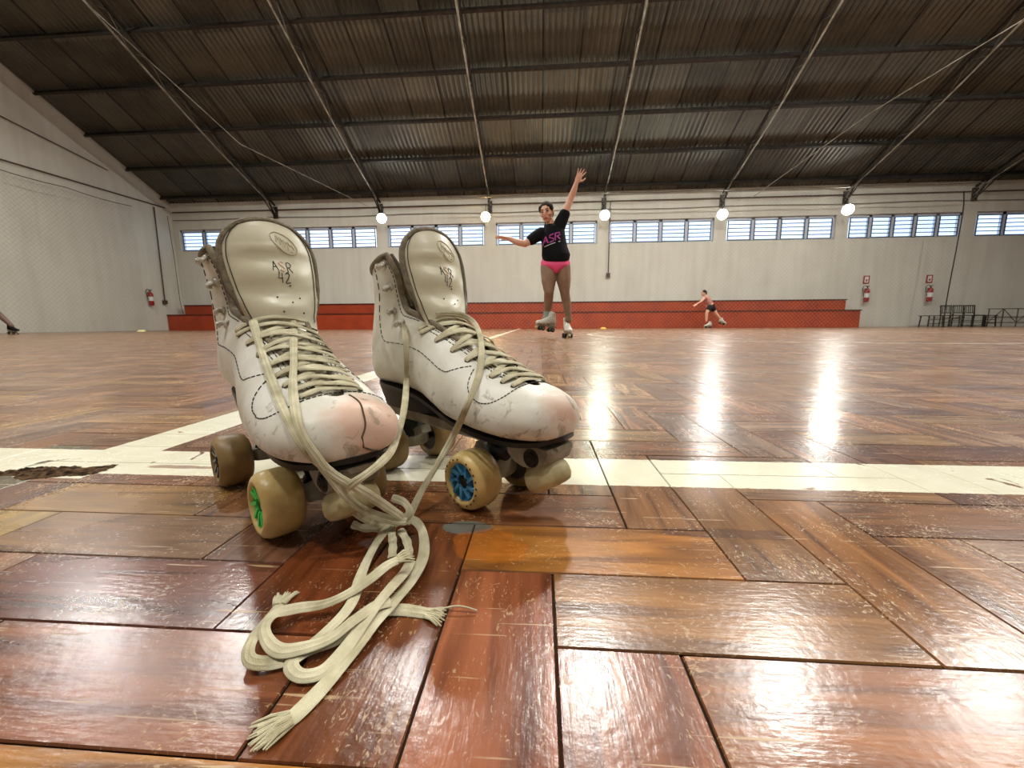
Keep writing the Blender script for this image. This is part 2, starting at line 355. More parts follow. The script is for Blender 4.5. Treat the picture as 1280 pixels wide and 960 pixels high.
    ul = me.uv_layers.new(name='UVMap'); ul.data.foreach_set('uv', np.concatenate(uvs).ravel())
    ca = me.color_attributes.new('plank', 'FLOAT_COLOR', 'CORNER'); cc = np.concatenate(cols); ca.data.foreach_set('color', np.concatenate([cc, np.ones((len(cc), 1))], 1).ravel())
    o = bpy.data.objects.new('floor', me); COL.objects.link(o); return struct(o)
floor_o = make_floor()
# broken, crumbling spot in the boards beside the court line
from mathutils import noise as mn
def gouge(cx, cy, rx, ry, rot, seed):
    b = MB(); nx, ny = 70, 36; keep = {}
    for i in range(nx+1):
        for j in range(ny+1):
            u = -1.25+2.5*i/nx; v = -1.25+2.5*j/ny; x = cx+(u*rx*cos(rot)-v*ry*sin(rot)); y = cy+(u*rx*sin(rot)+v*ry*cos(rot))
            r = sqrt(u*u+v*v)+.55*mn.fractal(V((x*28+seed, y*28, 0)), 1., 2., 5)
            h = .0045*abs(mn.fractal(V((x*55, y*140+seed, 1)), .8, 2., 6))+.0006; h *= min(1, max(0, (1.02-r)*3)); keep[(i, j)] = (r, len(b.v)); b.v.append((x, y, h+.0002))
    for i in range(nx):
        for j in range(ny):
            if max(keep[(i+p, j+q)][0] for p in (0, 1) for q in (0, 1)) < 1.0:
                b.f.append((keep[(i, j)][1], keep[(i+1, j)][1], keep[(i+1, j+1)][1], keep[(i, j+1)][1])); b.mi.append(0)
    return b
M_CRUMB = mat('crumbled dark filler', (92, 70, 48), .95, 0, (40, 28, 18), 120., .6, 500., lo=.4, hi=.6, spec=.1)
gouge(-.60, .437, .060, .021, .12, 3.).build('crumbled_patch', M_CRUMB, floor_o, angle=None)
gouge(-.67, .425, .05, .012, .25, 9.).build('crumbled_patch', M_CRUMB, floor_o, angle=None)

# ------------------------------------------------------------------ walls, windows
def gable(name, x, t):
    b = MB(); pts = [(YB-.3, 0-.02), (YW+.3, -.02), (YW+.3, EZ-.1), (YR, roofz(YR)-.05), (YB-.3, EZ-.1)]
    vs = [(x, p, q) for p, q in pts] + [(x+t, p, q) for p, q in pts]
    b.add(vs, [(0, 1, 2, 3, 4), (9, 8, 7, 6, 5)] + [(i, (i+1) % 5, 5+(i+1) % 5, 5+i) for i in range(5)])
    return struct(b.build(name, M_WALL, smooth=False))
gable('wall_left', XL-.3, .3); gable('wall_right', XR, .3)
def longwall(name, y0, y1):
    b = MB(); b.box((XL, y0, -.02), (XR, y1, WZ0)); b.box((XL, y0, WZ1), (XR, y1, EZ+.05))
    xs = [XL] + [p for q in PIER for p in (q-.22, q+.22)] + [XR]
    for i in range(0, len(xs), 2):
        if i == 0: b.box((XL, y0, WZ0), (XL+.25, y1, WZ1))
    for q in PIER: b.box((q-.22, y0, WZ0), (q+.22, y1, WZ1))
    b.box((XR-.2, y0, WZ0), (XR, y1, WZ1))
    return struct(b.build(name, M_WALL, smooth=False))
longwall('wall_back', YW, YW+.28); longwall('wall_front', YB-.28, YB)
M_FRAME = mat('blue grey window paint', (196, 205, 220), .4)
M_BAR = mat('dark blue window bar', (66, 80, 102), .5)
mg, n_, b_ = nt('reeded window glass'); n_.nodes.remove(b_)
tr = N(n_, 'ShaderNodeBsdfTransparent'); tr.inputs[0].default_value = (.86, .91, .97, 1); gl = N(n_, 'ShaderNodeBsdfGlossy'); gl.inputs['Roughness'].default_value = .15; mxs = N(n_, 'ShaderNodeMixShader'); mxs.inputs[0].default_value = .08
L(n_, tr.outputs[0], mxs.inputs[1]); L(n_, gl.outputs[0], mxs.inputs[2]); L(n_, mxs.outputs[0], n_.nodes['Material Output'].inputs[0]); M_GLASS = mg
wi = 1
edges = [XL+.25] + [p for q in PIER for p in (q-.22, q+.22)] + [XR-.2]
for side, y in (('back', YW+.13), ('front', YB-.13)):
    for k in range(0, len(edges), 2):
        x0, x1 = edges[k], edges[k+1]; np_ = 5 if k == 12 else 4
        if x1-x0 < 1: continue
        b = MB(); b.bar((x0, y, WZ0+.02), (x1, y, WZ0+.02), .1, .04); b.bar((x0, y, WZ1-.05), (x1, y, WZ1-.05), .1, .10)
        pw = (x1-x0)/np_
        for i in range(np_+1):
            xx = x0+.03+i*(x1-x0-.06)/np_; b.bar((xx, y, WZ0), (xx, y, WZ1), .12 if 0 < i < np_ else .06, .10, (0, 1, 0))
        w = struct(b.build('window_%d' % wi, M_FRAME, smooth=False)); wi += 1
        for i in range(np_):
            a0 = x0+.03+i*(x1-x0-.06)/np_+.07; a1 = x0+.03+(i+1)*(x1-x0-.06)/np_-.07
            s = MB(); yy = y-.06 if side == 'back' else y+.06
            for xx in (a0, a1): s.bar((xx, yy, WZ0+.04), (xx, yy, WZ1-.1), .03, .03, (0, 1, 0))
            for j in range(6):
                zz = WZ0+.05+j*(WZ1-WZ0-.16)/5; s.bar((a0, yy, zz), (a1, yy, zz+random.uniform(-.006, .006)), .03, .026)
            so = s.build('louvre_sash', M_BAR, w, smooth=False)
            p = MB(); p.box((a0, y-.003, WZ0+.04), (a1, y+.003, WZ1-.1)); p.build('pane', M_GLASS, w, smooth=False)

# ------------------------------------------------------------------ roof
def make_roof():
    b = MB(); lam = .152; step = lam/8; xs = np.arange(XL-.4, XR+.4, step)
    ys = [YB-.5, YR, YW+.5]
    R = []
    for y in ys:
        z0 = roofz(y) if YB <= y <= YW else EZ-SL*.5
        R.append([(x, y, z0+.06+.022*sin(2*pi*x/lam)) for x in xs])
    b.rings(R, False, False); return struct(b.build('ceiling', M_ROOF, angle=None))
make_roof()
ordn = ['lowest', 'second', 'third', 'fourth', 'fifth', 'sixth', 'seventh', 'eighth', 'ninth', 'tenth']
for k in range(10):
    y = 16.1-1.27*k if k else 16.1; z = roofz(y)-.05
    if y < YR: break
    b = MB(); nrm = V((0, SL, 1)).normalized()
    b.bar((XL+.01, y, z), (XR-.01, y, z), .05, .13, nrm); b.bar((XL+.01, y-.04, z-.055), (XR-.01, y-.04, z-.075), .07, .012, nrm)
    tag(b.build('roof_purlin', M_DARKSTEEL, smooth=False), 'dark steel purlin under the roof, %s one counting up from the row of windows' % ordn[k], 'purlin', 'purlins under the roof')
for k in range(9):
    y = YB+.4+1.27*k; z = roofz(y)-.05
    if y > YR-.4: break
    b = MB(); b.bar((XL+.01, y, z), (XR-.01, y, z), .05, .13, (0, -SL, 1)); tag(b.build('roof_purlin', M_DARKSTEEL, smooth=False), 'dark steel purlin on the roof slope behind the camera', 'purlin', 'purlins of the near roof slope')
def truss(x, label):
    t = thing('roof_truss', label, 'roof truss', (x, YW-.02, 4.55), 0, 'steel roof trusses'); o = V((x, YW-.02, 4.55))
    def tb(name, P, r, m, n=8): return MB().tube(P, r, n).build(name, m, t, off=o)
    top = lambda y: roofz(y)-.17
    bot = lambda y: roofz(y)-.17-min(.42, .12+.09*abs((YW if y > YR else YB)-y))
    yb = MB(); yb.bar((x, YW-.05, top(YW)+.02), (x, YR, top(YR)), .06, .06); yb.bar((x, YR, top(YR)), (x, YB+.05, top(YB)), .06, .06); yb.build('top_chord', M_DARKSTEEL, t, False, o)
    ys = [YW-.35-(YW-.35-YR)*i/10 for i in range(11)]
    tb('bottom_chord', [(x, YW-.05, EZ-.42)] + [(x, y, bot(y)) for y in ys] + [(x, YB+YW-y, bot(y)) for y in ys[::-1]] + [(x, YB+.05, EZ-.42)], .024, M_PALE)
    n = 12
    for i in range(n):
        ya = YW-.5-(YW-.5-YR)*i/n; yc = YW-.5-(YW-.5-YR)*(i+.5)/n; yd = YW-.5-(YW-.5-YR)*(i+1)/n
        b = MB(); b.cyl((x, ya, bot(ya)), (x, yc, top(yc)), .009, n=6); b.build('web_bar', M_STEEL, t, off=o)
        b = MB(); b.cyl((x, yc, top(yc)), (x, yd, bot(yd)), .009, n=6); b.build('web_bar', M_STEEL, t, off=o)
    b = MB(); b.box((x-.09, YW-.06, 4.5), (x+.09, YW-.01, 4.95)); b.bar((x, YW-.05, 4.55), (x, YW-.55, top(YW-.55)), .05, .05)
    b.bar((x-.02, YW-.05, 4.55), (x, YW-.9, bot(YW-.9)), .03, .03); b.build('bearing_bracket', M_DARKSTEEL, t, False, o)
    return t
tl = ['above the left boot tongue', 'behind the top of the left boot', 'ending at the warm orange lamp', 'above the skater\'s raised hand, ending by the greenish lamp', 'right of the skater, ending at the fourth lamp', 'ending near the rightmost lamp', 'ending near the hanging net rope', 'beyond the right edge of the windows']
tl[0] = 'leftmost, reaching the back wall above the left boot'
for x, l in zip(PIER, tl): truss(x, 'pale steel lattice roof truss ' + l)
# thin tie rods between trusses
def rod(P, r, label, m=M_PALE):
    o = MB().tube(P, r, 6).build('bracing_rod', m); tag(o, label, 'rod', 'bracing rods'); return o
rod([wy(60, -40, 9.6), wy(300, 180, 12.5), wy(460, 258, 16.2)], .012, 'thin bracing rod crossing the roof above the left skate')
rod([wy(1290, 18, 9.6), wy(1090, 140, 12.5), wy(940, 247, 15.3)], .012, 'thin bracing rod crossing the roof at upper right')

# ------------------------------------------------------------------ bleachers
M_ORANGE = mat('red orange concrete paint', (176, 66, 24), .45, 0, (150, 52, 22), 2.2, .2, 30., lo=.3, hi=.7)
M_LIP = mat('dark worn bench edge', (78, 28, 16), .6)
bl = thing('bleacher', 'long red-orange two-step bleacher along the foot of the back wall', 'bleacher', (-2, 15.8, 0))
xa = -15.38; xb = 11.65
b = MB(); b.box((xa, 15.7, 0), (xb, YW-.01, .60)); b.build('lower_step', M_ORANGE, bl, False, bl.location)
b = MB(); b.box((xa+.45, 16.08, .60), (xb-.28, YW-.01, 1.0)); b.build('upper_step', M_ORANGE, bl, False, bl.location)
b = MB(); b.box((xa, 15.67, .60), (xb+.03, 16.08, .635)); b.build('step_edge', M_LIP, bl, False, bl.location)
b = MB(); b.box((xa+.45, 16.05, 1.0), (xb-.25, YW-.01, 1.035)); b.build('step_edge', M_LIP, bl, False, bl.location)

# ------------------------------------------------------------------ lamps
LAMP = [((477, 273), (1., .98, .95), 'cool white', 'leftmost of the five'), ((607, 271), (1., .60, .24), 'warm orange', 'the only orange one'), ((756, 269), (.93, 1., .80), 'greenish white', 'just right of the raised arm'),
        ((903, 268), (1., .98, .92), 'cool white', 'above the distant skater'), ((1060, 262), (1., .98, .90), 'bright white', 'rightmost, largest glow')]
M_HOUS = mat('lamp housing', (70, 70, 68), .4, .5)
def floodlight(p, aim, colr, label, power, st, group, size=.13):
    p = V(p); t = thing('floodlight', label, 'floodlight', p, 0, group)
    d = (V(aim)-p).normalized(); q = d.to_track_quat('-Z', 'Y').to_matrix().to_4x4()
    def Tm(mb): mb.v = [tuple(q @ V(v)) for v in mb.v]; return mb
    b = MB(); b.lathe([(.02, .13), (.06, .125), (.075, .07), (size, .0), (size+.012, -.01), (size+.012, -.02), (size, -.02)], n=24); Tm(b).build('housing', M_HOUS, t)
    b = MB(); b.lathe([(.0005, -.016), (size*.6, -.016), (size, -.012)], n=24); e = Tm(b).build('lens', emis('lit lamp glass', colr, st), t)
    b = MB(); b.tube([(0, 0, .03), (0, .03, .25), (0, .06, .5)], .012, 8); b.build('mounting_arm', M_HOUS, t)
    ld = bpy.data.lights.new('flood', 'AREA'); ld.shape = 'DISK'; ld.size = size*2; ld.energy = power; ld.color = colr; ld.spread = radians(170)
    lo = bpy.data.objects.new('lamp_light', ld); COL.objects.link(lo); lo.parent = t; lo.matrix_local = Matrix.Translation(d*.03) @ q
    return t
FP = 58.
for (px, c, nm, w) in LAMP:
    p = wy(*px, YW-.5); floodlight(p, (p.x*.5, 3, 0), c, '%s floodlight glowing below the roof edge, %s' % (nm, w), FP*(1.2 if 'orange' in nm else 1), 26., 'floodlights along the back wall', .18)
OH = [((1.27, 8.5), 430), ((5.65, 8.7), 400), ((-3.1, 8.6), 210), ((-7.5, 8.6), 260), ((10.2, 8.6), 330), ((14.8, 8.6), 340), ((-11.7, 8.6), 240), ((-7.5, -1.), 170), ((-3.1, -1.), 170), ((1.3, -1.), 150), ((5.7, -1.), 110)]  # outer ones added to brighten the walls, ones behind camera added as fill
for (x, y), pw in OH:
    z = roofz(y)-.75; floodlight((x, y, z), (x*.7, y-.6 if y > 0 else y+.8, 0), (1., .975, .92), 'unseen round floodlight hung high under the roof, outside the picture', pw, 60., 'overhead floodlights', .2)

# ------------------------------------------------------------------ wall fittings
def pipe(name, P, r, label, catg, m=M_PIPE, group=None): return tag(MB().tube([V(p) for p in P], r, 8).build(name, m), label, catg, group)
pipe('conduit_pipe', [(XL+.05, 1., wy(0,204,11).z-.0), (XL+.05, 8, 4.85), (XL+.05, 16.2, 4.95)], .022, 'thin dark conduit running along the left wall above the net', 'pipe')
pipe('cable', [(XL+.06, 2., 7.3), (XL+.06, 8.8, 6.55), (XL+.06, 11.3, 6.1), (XL+.06, 14.1, 5.65)], .016, 'thin dark cable slanting high across the left gable wall', 'cable')
zc = wy(550, 257, YW-.04).z; pipe('conduit_pipe', [(XL+.1, YW-.04, zc), (XR-.1, YW-.04, zc)], .022, 'brown conduit running along the back wall just under the roof edge', 'pipe')
zc2 = wy(550, 267, YW-.04).z; pipe('cable', [(x, YW-.04, zc2+.02*sin(x)) for x in np.arange(XL+.1, XR, 1.)], .012, 'thin grey cable sagging along the back wall between conduit and windows', 'cable', M_STEEL)
def outlet(top, bot, label, d):
    top = V(top); bot = V(bot); t = thing('socket_conduit', label, 'conduit', bot, 0)
    MB().tube([top, bot], .022, 8).build('pipe', M_PIPE, t, off=bot)
    b = MB(); x, y, z = bot; b.box((x-.07, y-.05, z-.1), (x+.07, y+.05, z+.06)); b.build('socket_box', M_PIPE, t, False, bot)
outlet((XL+.06, 15.7, 4.85), (XL+.08, 15.62, 1.15), 'brown conduit with a small box dropping down the left wall', 0)
outlet((2.64, YW-.11, 4.8), (2.64, YW-.06, 2.08), 'brown conduit with a small box dropping below the greenish lamp', 0)
def extinguisher(p, ax, label, sign=True):
    p = V(p); t = thing('fire_extinguisher', label, 'fire extinguisher', p, atan2(ax[1], ax[0])-pi/2, 'wall fire extinguishers')
    b = MB(); b.lathe([(.02, -.27), (.075, -.265), (.085, -.24), (.085, .14), (.07, .2), (.03, .235), (.028, .26)], (0, -.11, 0), n=20, cap=True); cy = b.build('cylinder', M_REDEXT, t)
    b = MB(); b.lathe([(.0865, -.1), (.0865, .06)], (0, -.11, 0), n=20); b.build('paper_label', M_WHITEP, cy)
    b = MB(); b.cyl((0, -.11, .25), (0, -.11, .31), .02, n=10); b.bar((0, -.06, .31), (0, -.2, .34), .02, .012); b.bar((0, -.06, .29), (0, -.2, .29), .02, .01); b.build('valve_lever', M_BLACK, t)
    b = MB(); b.tube([V(q) for q in cat([(.0, -.12, .29), (-.09, -.11, .34), (-.16, -.1, .27), (-.14, -.1, .1), (-.1, -.11, -.06)], 6)], .012, 8); b.build('hose', M_BLACK, t)
    b = MB(); b.box((-.02, -.03, -.05), (.02, -.002, .25)); b.build('wall_bracket', M_STEEL, t, False)
    if sign:
        s = MB(); s.box((-.11, -.012, .42), (.11, 0, .72)); so = s.build('extinguisher_sign', mat('red sign plate', (150, 40, 28), .5), None, False); so.matrix_world = Matrix.Translation(p) @ Matrix.Rotation(t.rotation_euler.z, 4, 'Z')
        tag(so, 'small white-centred sign plate above the ' + label.split('extinguisher ')[1], 'sign', 'signs above the fire extinguishers')
        s = MB(); s.box((-.065, -.016, .465), (.065, -.0125, .68)); s.build('sign_face', M_WHITEP, so, False)
        s = MB(); s.box((-.03, -.019, .50), (.03, -.0165, .58)); s.build('sign_symbol', M_REDEXT, so, False)
    return t
extinguisher((XL+.01, 15.0, 1.25), (-1, 0), 'small fire extinguisher on the left wall near the corner', False)
extinguisher((12.3, YW-.01, 1.2), (0, 1), 'red fire extinguisher on the back wall, nearer the bleacher')
extinguisher((14.53, YW-.01, 1.2), (0, 1), 'red fire extinguisher on the back wall, nearer the stacked chairs')

# nets
def net(name, P0, ux, uz, w, h, label, pitch=.14, th=.0045):
    b = MB(); P0 = V(P0); ux = V(ux); uz = V(uz); nn = ux.cross(uz)
    def pt(a, c): return P0+ux*a+uz*c
    k = -h
    while k < w:
        a0, c0 = (k, 0) if k >= 0 else (0, -k); a1, c1 = (k+h, h) if k+h <= w else (w, w-k)
        if a1-a0 > .02:
            b.bar(pt(a0, c0), pt(a1, c1), th, th*.5, nn); b.bar(pt(a0, h-c0), pt(a1, h-c1), th, th*.5, nn)
        k += pitch
    t = thing(name, label, 'net', P0); o = b.build('mesh', M_NET, t, False, P0); o['kind'] = 'stuff'
    b = MB(); m_ = 24
    b.tube([pt(w*i/m_, h-.05*abs(sin(pi*i*6/m_))) for i in range(m_+1)], .013, 6); b.build('top_rope', M_STEEL, t, off=P0); return t
net('safety_net', (XL+.25, 2., .02), (0, 1, 0), (0, 0, 1), 12.6, 4.55, 'pale diamond mesh safety net hanging in front of the left wall')
net('safety_net', (-3.5, 15.55, .02), (1, 0, 0), (0, 0, 1), 18.6, 4.85, 'pale diamond mesh safety net hanging before the back wall', .14, .0032)
pipe('rope', cat([wy(1205, 239, 15.3), wy(1204, 262, 15.3), wy(1197, 303, 15.3), wy(1188, 350, 15.3), wy(1182, 384, 15.3), (wy(1180, 405, 15.3).x, 15.3, .0)], 5), .016, 'dark rope hanging down past the windows to the stacked chairs', 'rope', M_DARKSTEEL)
pipe('rope', cat([(XL+.2, 16.1, 4.6), (XL+.22, 16.15, 3.), (XL+.2, 16.2, 1.2), (XL+.2, 16.3, .64)], 5), .012, 'thin grey rope hanging in the left corner', 'rope', M_STEEL)

# ------------------------------------------------------------------ chairs and barrier at the right
M_CHAIR = mat('dark brown lacquered wood', (48, 40, 36), .45)
def chair(loc, label):
    t = thing('dining_chair', label, 'chair', loc, 0, 'dark chairs by the back wall')
    b = MB(); b.box((-.19, -.19, .39), (.19, .19, .42)); b.build('seat', M_CHAIR, t, False)
    for sx in (-1, 1):
        for sy in (-1, 1):
            MB().bar((sx*.175, sy*.175, 0), (sx*.17, sy*.17, .39), .03).build('leg', M_CHAIR, t, False)
    b = MB()
    for sx in (-1, 1): b.bar((sx*.17, .17, .42), (sx*.175, .21, .76), .028)
    b.bar((-.19, .21, .76), (.19, .21, .76), .03, .04); b.bar((-.17, .18, .5), (.17, .18, .5), .02, .03)
    b.build('back_frame', M_CHAIR, t, False)
    for i in range(4): MB().bar((-.11+i*.073, .18, .5), (-.11+i*.073, .21, .75), .016).build('back_slat', M_CHAIR, t, False)
    b = MB()
    for sx in (-1, 1): b.bar((sx*.172, -.17, .16), (sx*.172, .17, .16), .018)
    b.bar((-.17, -.17, .22), (.17, -.17, .22), .018); b.build('stretcher', M_CHAIR, t, False)
    return t
c0 = chair((14.86, 15.85, 0), 'dark slat-back chair by the back wall, left of the three')
dup(c0, (15.28, 15.85, 0), None, 'dark slat-back chair by the back wall, middle of the three'); dup(c0, (15.66, 15.85, 0), None, 'dark slat-back chair by the back wall, right of the three')
def low_table(loc, w, label):
    t = thing('low_table', label, 'table', loc, 0)
    b = MB()
    for i in range(5): b.box((-w/2, -.2+i*.085, .385), (w/2, -.13+i*.085, .41))
    b.build('table_top', M_CHAIR, t, False)
    for sx in (-1, 1):
        for sy in (-1, 1): MB().bar((sx*(w/2-.03), sy*.18, 0), (sx*(w/2-.05), sy*.16, .385), .03).build('leg', M_CHAIR, t, False)
    for z in (.12, .25): MB().bar((-w/2+.04, -.17, z), (w/2-.04, -.17, z), .02).build('rail', M_CHAIR, t, False)
low_table((14.33, 15.95, 0), .56, 'low dark slatted table left of the dark chairs'); low_table((16.13, 15.95, 0), .5, 'low dark slatted table right of the dark chairs')
br = thing('metal_barrier', 'grey metal lattice barrier lying along the back wall at far right', 'barrier', (18.2, 16.2, 0)); o = V((18.2, 16.2, 0))
for z in (.64, .14): MB().bar((16.45, 16.2, z), (20., 16.2, z), .03).build('rail', M_STEEL, br, False, o)
for i in range(8): MB().bar((16.5+.49*i, 16.2, 0), (16.5+.49*i, 16.2, .64), .025).build('post', M_STEEL, br, False, o)
for i in range(7): MB().bar((16.5+.49*i, 16.2, .64 if i % 2 else .14), (16.99+.49*i, 16.2, .14 if i % 2 else .64), .018).build('brace', M_STEEL, br, False, o)
M_YEL = mat('yellow plastic', (222, 176, 60), .4)
def marker(p, label, m):
    b = MB(); b.lathe([(.11, 0), (.115, .006), (.06, .055), (.045, .057), (.045, .045), (.095, .0)], n=24); o = b.build('marker_cone', m); o.location = p; tag(o, label, 'cone', 'training markers')
g_ = gz(754, 411.2); marker((g_.x, g_.y, 0), 'small yellow disc marker on the floor right of the skater', M_YEL)
g_ = gz(177, 414.6); marker((g_.x, g_.y, 0), 'small pale yellow disc marker at the foot of the left wall', mat('pale yellow plastic', (230, 222, 160), .5))

# ================================================================== SKATES
def leather_mat(name, scuff, worn):
    m, n, b = nt(name); tc = N(n, 'ShaderNodeTexCoord'); P = tc.outputs['Object']
    no = N(n, 'ShaderNodeTexNoise', i_Scale=26., i_Detail=7.); L(n, P, no.inputs['Vector'])
    rp = N(n, 'ShaderNodeValToRGB'); e = rp.color_ramp.elements; e[0].position = .3; e[0].color = (*lin((208, 202, 184)), 1); e[1].position = .62; e[1].color = (*lin((232, 229, 216)), 1)
    L(n, no.outputs[0], rp.inputs[0]); last = rp.outputs[0]
    sp = N(n, 'ShaderNodeSeparateXYZ'); L(n, P, sp.inputs[0])
    n2 = N(n, 'ShaderNodeTexNoise', i_Scale=60., i_Detail=6.); L(n, P, n2.inputs['Vector'])
    if scuff:
        vd = N(n, 'ShaderNodeVectorMath', operation='DISTANCE'); vd.inputs[1].default_value = scuff; L(n, P, vd.inputs[0])
        ad = N(n, 'ShaderNodeMath', operation='MULTIPLY_ADD'); ad.inputs[1].default_value = .03; L(n, n2.outputs[0], ad.inputs[0]); L(n, vd.outputs['Value'], ad.inputs[2])
        mr = N(n, 'ShaderNodeMapRange'); mr.inputs['From Min'].default_value = worn+.02; mr.inputs['From Max'].default_value = worn; mr.inputs['To Max'].default_value = .85; L(n, ad.outputs[0], mr.inputs[0])
        mx = N(n, 'ShaderNodeMix', data_type='RGBA'); L(n, mr.outputs[0], mx.inputs[0]); L(n, last, mx.inputs[6]); mx.inputs[7].default_value = (*lin((214, 172, 146)), 1); last = mx.outputs[2]
    # brown-grey dirt freckles, denser near the sole
    n3 = N(n, 'ShaderNodeTexNoise', i_Scale=85., i_Detail=8., i_Distortion=.8); L(n, P, n3.inputs['Vector'])
    zf = N(n, 'ShaderNodeMapRange'); zf.inputs['From Min'].default_value = .075; zf.inputs['From Max'].default_value = .15; zf.inputs['To Min'].default_value = .13; zf.inputs['To Max'].default_value = 0.; L(n, sp.outputs[2], zf.inputs[0])
    a3 = N(n, 'ShaderNodeMath', operation='ADD'); L(n, n3.outputs[0], a3.inputs[0]); L(n, zf.outputs[0], a3.inputs[1])
    m3 = N(n, 'ShaderNodeMapRange'); m3.inputs['From Min'].default_value = .66; m3.inputs['From Max'].default_value = .76; m3.inputs['To Max'].default_value = .6; L(n, a3.outputs[0], m3.inputs[0])
    mx = N(n, 'ShaderNodeMix', data_type='RGBA'); L(n, m3.outputs[0], mx.inputs[0]); L(n, last, mx.inputs[6]); mx.inputs[7].default_value = (*lin((132, 116, 88)), 1); last = mx.outputs[2]
    L(n, last, b.inputs['Base Color']); b.inputs['Roughness'].default_value = .42; b.inputs['Specular IOR Level'].default_value = .45
    nb = N(n, 'ShaderNodeTexNoise', i_Scale=18., i_Detail=3., i_Distortion=.6); L(n, P, nb.inputs['Vector'])
    nc = N(n, 'ShaderNodeTexNoise', i_Scale=420., i_Detail=2.); L(n, P, nc.inputs['Vector'])
    ad = N(n, 'ShaderNodeMath', operation='MULTIPLY_ADD'); ad.inputs[1].default_value = .05; L(n, nc.outputs[0], ad.inputs[0]); L(n, nb.outputs[0], ad.inputs[2])
    bp = N(n, 'ShaderNodeBump', i_Strength=.45, i_Distance=.004); L(n, ad.outputs[0], bp.inputs['Height']); L(n, bp.outputs[0], b.inputs['Normal'])
    return m
M_L1 = leather_mat('scuffed white leather, toe worn pink', (.082, .016, .103), .038)
M_L2 = leather_mat('scuffed white leather', (.092, .0, .105), .028)
M_TONGUE = mat('cream tongue leather', (226, 220, 194), .34, 0, (206, 198, 166), 14., .5, 24., lo=.35, hi=.75)
M_PIPING = mat('grey beige woven binding', (138, 126, 102), .85, 0, (108, 97, 78), 160., .8, 900.)
M_LINING = mat('worn brown grey lining', (96, 86, 68), .9, 0, (66, 58, 46), 90., .6, 400.)
M_THREAD = mat('dark stitching thread', (54, 47, 38), .8)
M_INK = mat('black pen ink', (30, 28, 30), .7); M_INKR = mat('faded red pen ink', (226, 184, 164), .7); M_STAMP = mat('faded brown stamp', (198, 188, 156), .6)
M_SOLE = mat('black sole leather', (24, 20, 18), .4); M_HEEL = mat('dark brown stacked heel', (44, 34, 26), .5, 0, (30, 23, 18), 30.)
M_PLATE = mat('scuffed grey cast plate', (168, 162, 144), .4, .12, (126, 119, 102), 50.)
M_METAL = mat('worn nickel', (178, 172, 158), .28, .9, (120, 110, 92), 70.)
M_HOOKW = mat('chipped white enamel', (222, 218, 204), .3, 0, (150, 142, 122), 120., lo=.45, hi=.6)
M_TYRE = mat('amber urethane wheel', (226, 196, 128), .38, 0, (200, 166, 100), 45., .15, 300.); M_TYRED = mat('worn brown urethane wheel', (150, 122, 72), .45, 0, (122, 96, 54), 45.)
M_GREEN = mat('green hub plastic', (60, 206, 90), .3, coat=.3); M_BLUE = mat('blue hub plastic', (104, 182, 216), .3, 0, (52, 120, 172), 60., coat=.3); M_DHUB = mat('dark violet hub plastic', (52, 42, 46), .3)
M_STOP = mat('worn cream rubber', (200, 186, 140), .55, 0, (164, 148, 102), 40., .4, 120.)
def lace_mat():
    m, n, b = nt('cream cotton lace'); tc = N(n, 'ShaderNodeTexCoord')
    no = N(n, 'ShaderNodeTexNoise', i_Scale=60., i_Detail=5.); L(n, tc.outputs['Object'], no.inputs['Vector'])
    rp = N(n, 'ShaderNodeValToRGB'); e = rp.color_ramp.elements; e[0].position = .3; e[0].color = (*lin((168, 158, 124)), 1); e[1].position = .65; e[1].color = (*lin((212, 204, 172)), 1)
    L(n, no.outputs[0], rp.inputs[0]); L(n, rp.outputs[0], b.inputs['Base Color']); b.inputs['Roughness'].default_value = .85
    n2 = N(n, 'ShaderNodeTexNoise', i_Scale=1400., i_Detail=2.); L(n, tc.outputs['Object'], n2.inputs['Vector'])
    bp = N(n, 'ShaderNodeBump', i_Strength=.5, i_Distance=.0006); L(n, n2.outputs[0], bp.inputs['Height']); L(n, bp.outputs[0], b.inputs['Normal'])
    return m
M_LACE = lace_mat()

# boot stations: top/front point A, bottom/back point B (x,z), half width, flatness of the underside, middle fraction, half opening angle
ST = [((.0845,.094),(.0845,.087),.006,2.2,.5,0), ((.082,.105),(.082,.079),.024,2.4,.45,0), ((.074,.1155),(.074,.0765),.0355,2.8,.42,0), ((.060,.1215),(.060,.0755),.0435,3.,.4,0),
      ((.045,.1255),(.045,.0755),.0475,3.2,.38,.15), ((.020,.134),(.020,.0765),.0500,3.2,.36,.22), ((-.008,.1475),(-.008,.078),.0495,3.,.36,.27), ((-.035,.164),(-.038,.0805),.0465,3.,.36,.36),
      ((-.058,.180),(-.070,.088),.0415,2.8,.38,.50), ((-.072,.193),(-.105,.097),.0375,2.6,.42,.66), ((-.080,.203),(-.145,.1025),.0385,2.5,.45,.76), ((-.085,.212),(-.182,.1045),.0390,2.5,.45,.84),
      ((-.088,.220),(-.210,.107),.0385,2.5,.45,.90), ((-.091,.229),(-.219,.130),.0370,2.3,.45,.94), ((-.094,.238),(-.213,.160),.0385,2.1,.47,.97), ((-.097,.247),(-.203,.190),.0410,2.,.5,1.),
      ((-.102,.256),(-.195,.215),.0440,2.,.5,1.04), ((-.112,.264),(-.189,.236),.0460,2.,.5,1.06)]
STA = np.array([[*a, *b, w, fb, mf, o] for a, b, w, fb, mf, o in ST])
NS = len(ST)-1
def station(u):
    i = min(int(u), NS-1); t = u-i; P = STA; a, b, c, d = P[max(i-1, 0)], P[i], P[i+1], P[min(i+2, NS)]
    return .5*((2*b)+(-a+c)*t+(2*a-5*b+4*c-d)*t*t+(-a+3*b-3*c+d)*t**3)
def sgp(x, p): return (1 if x >= 0 else -1)*abs(x)**p
BW = 1.0
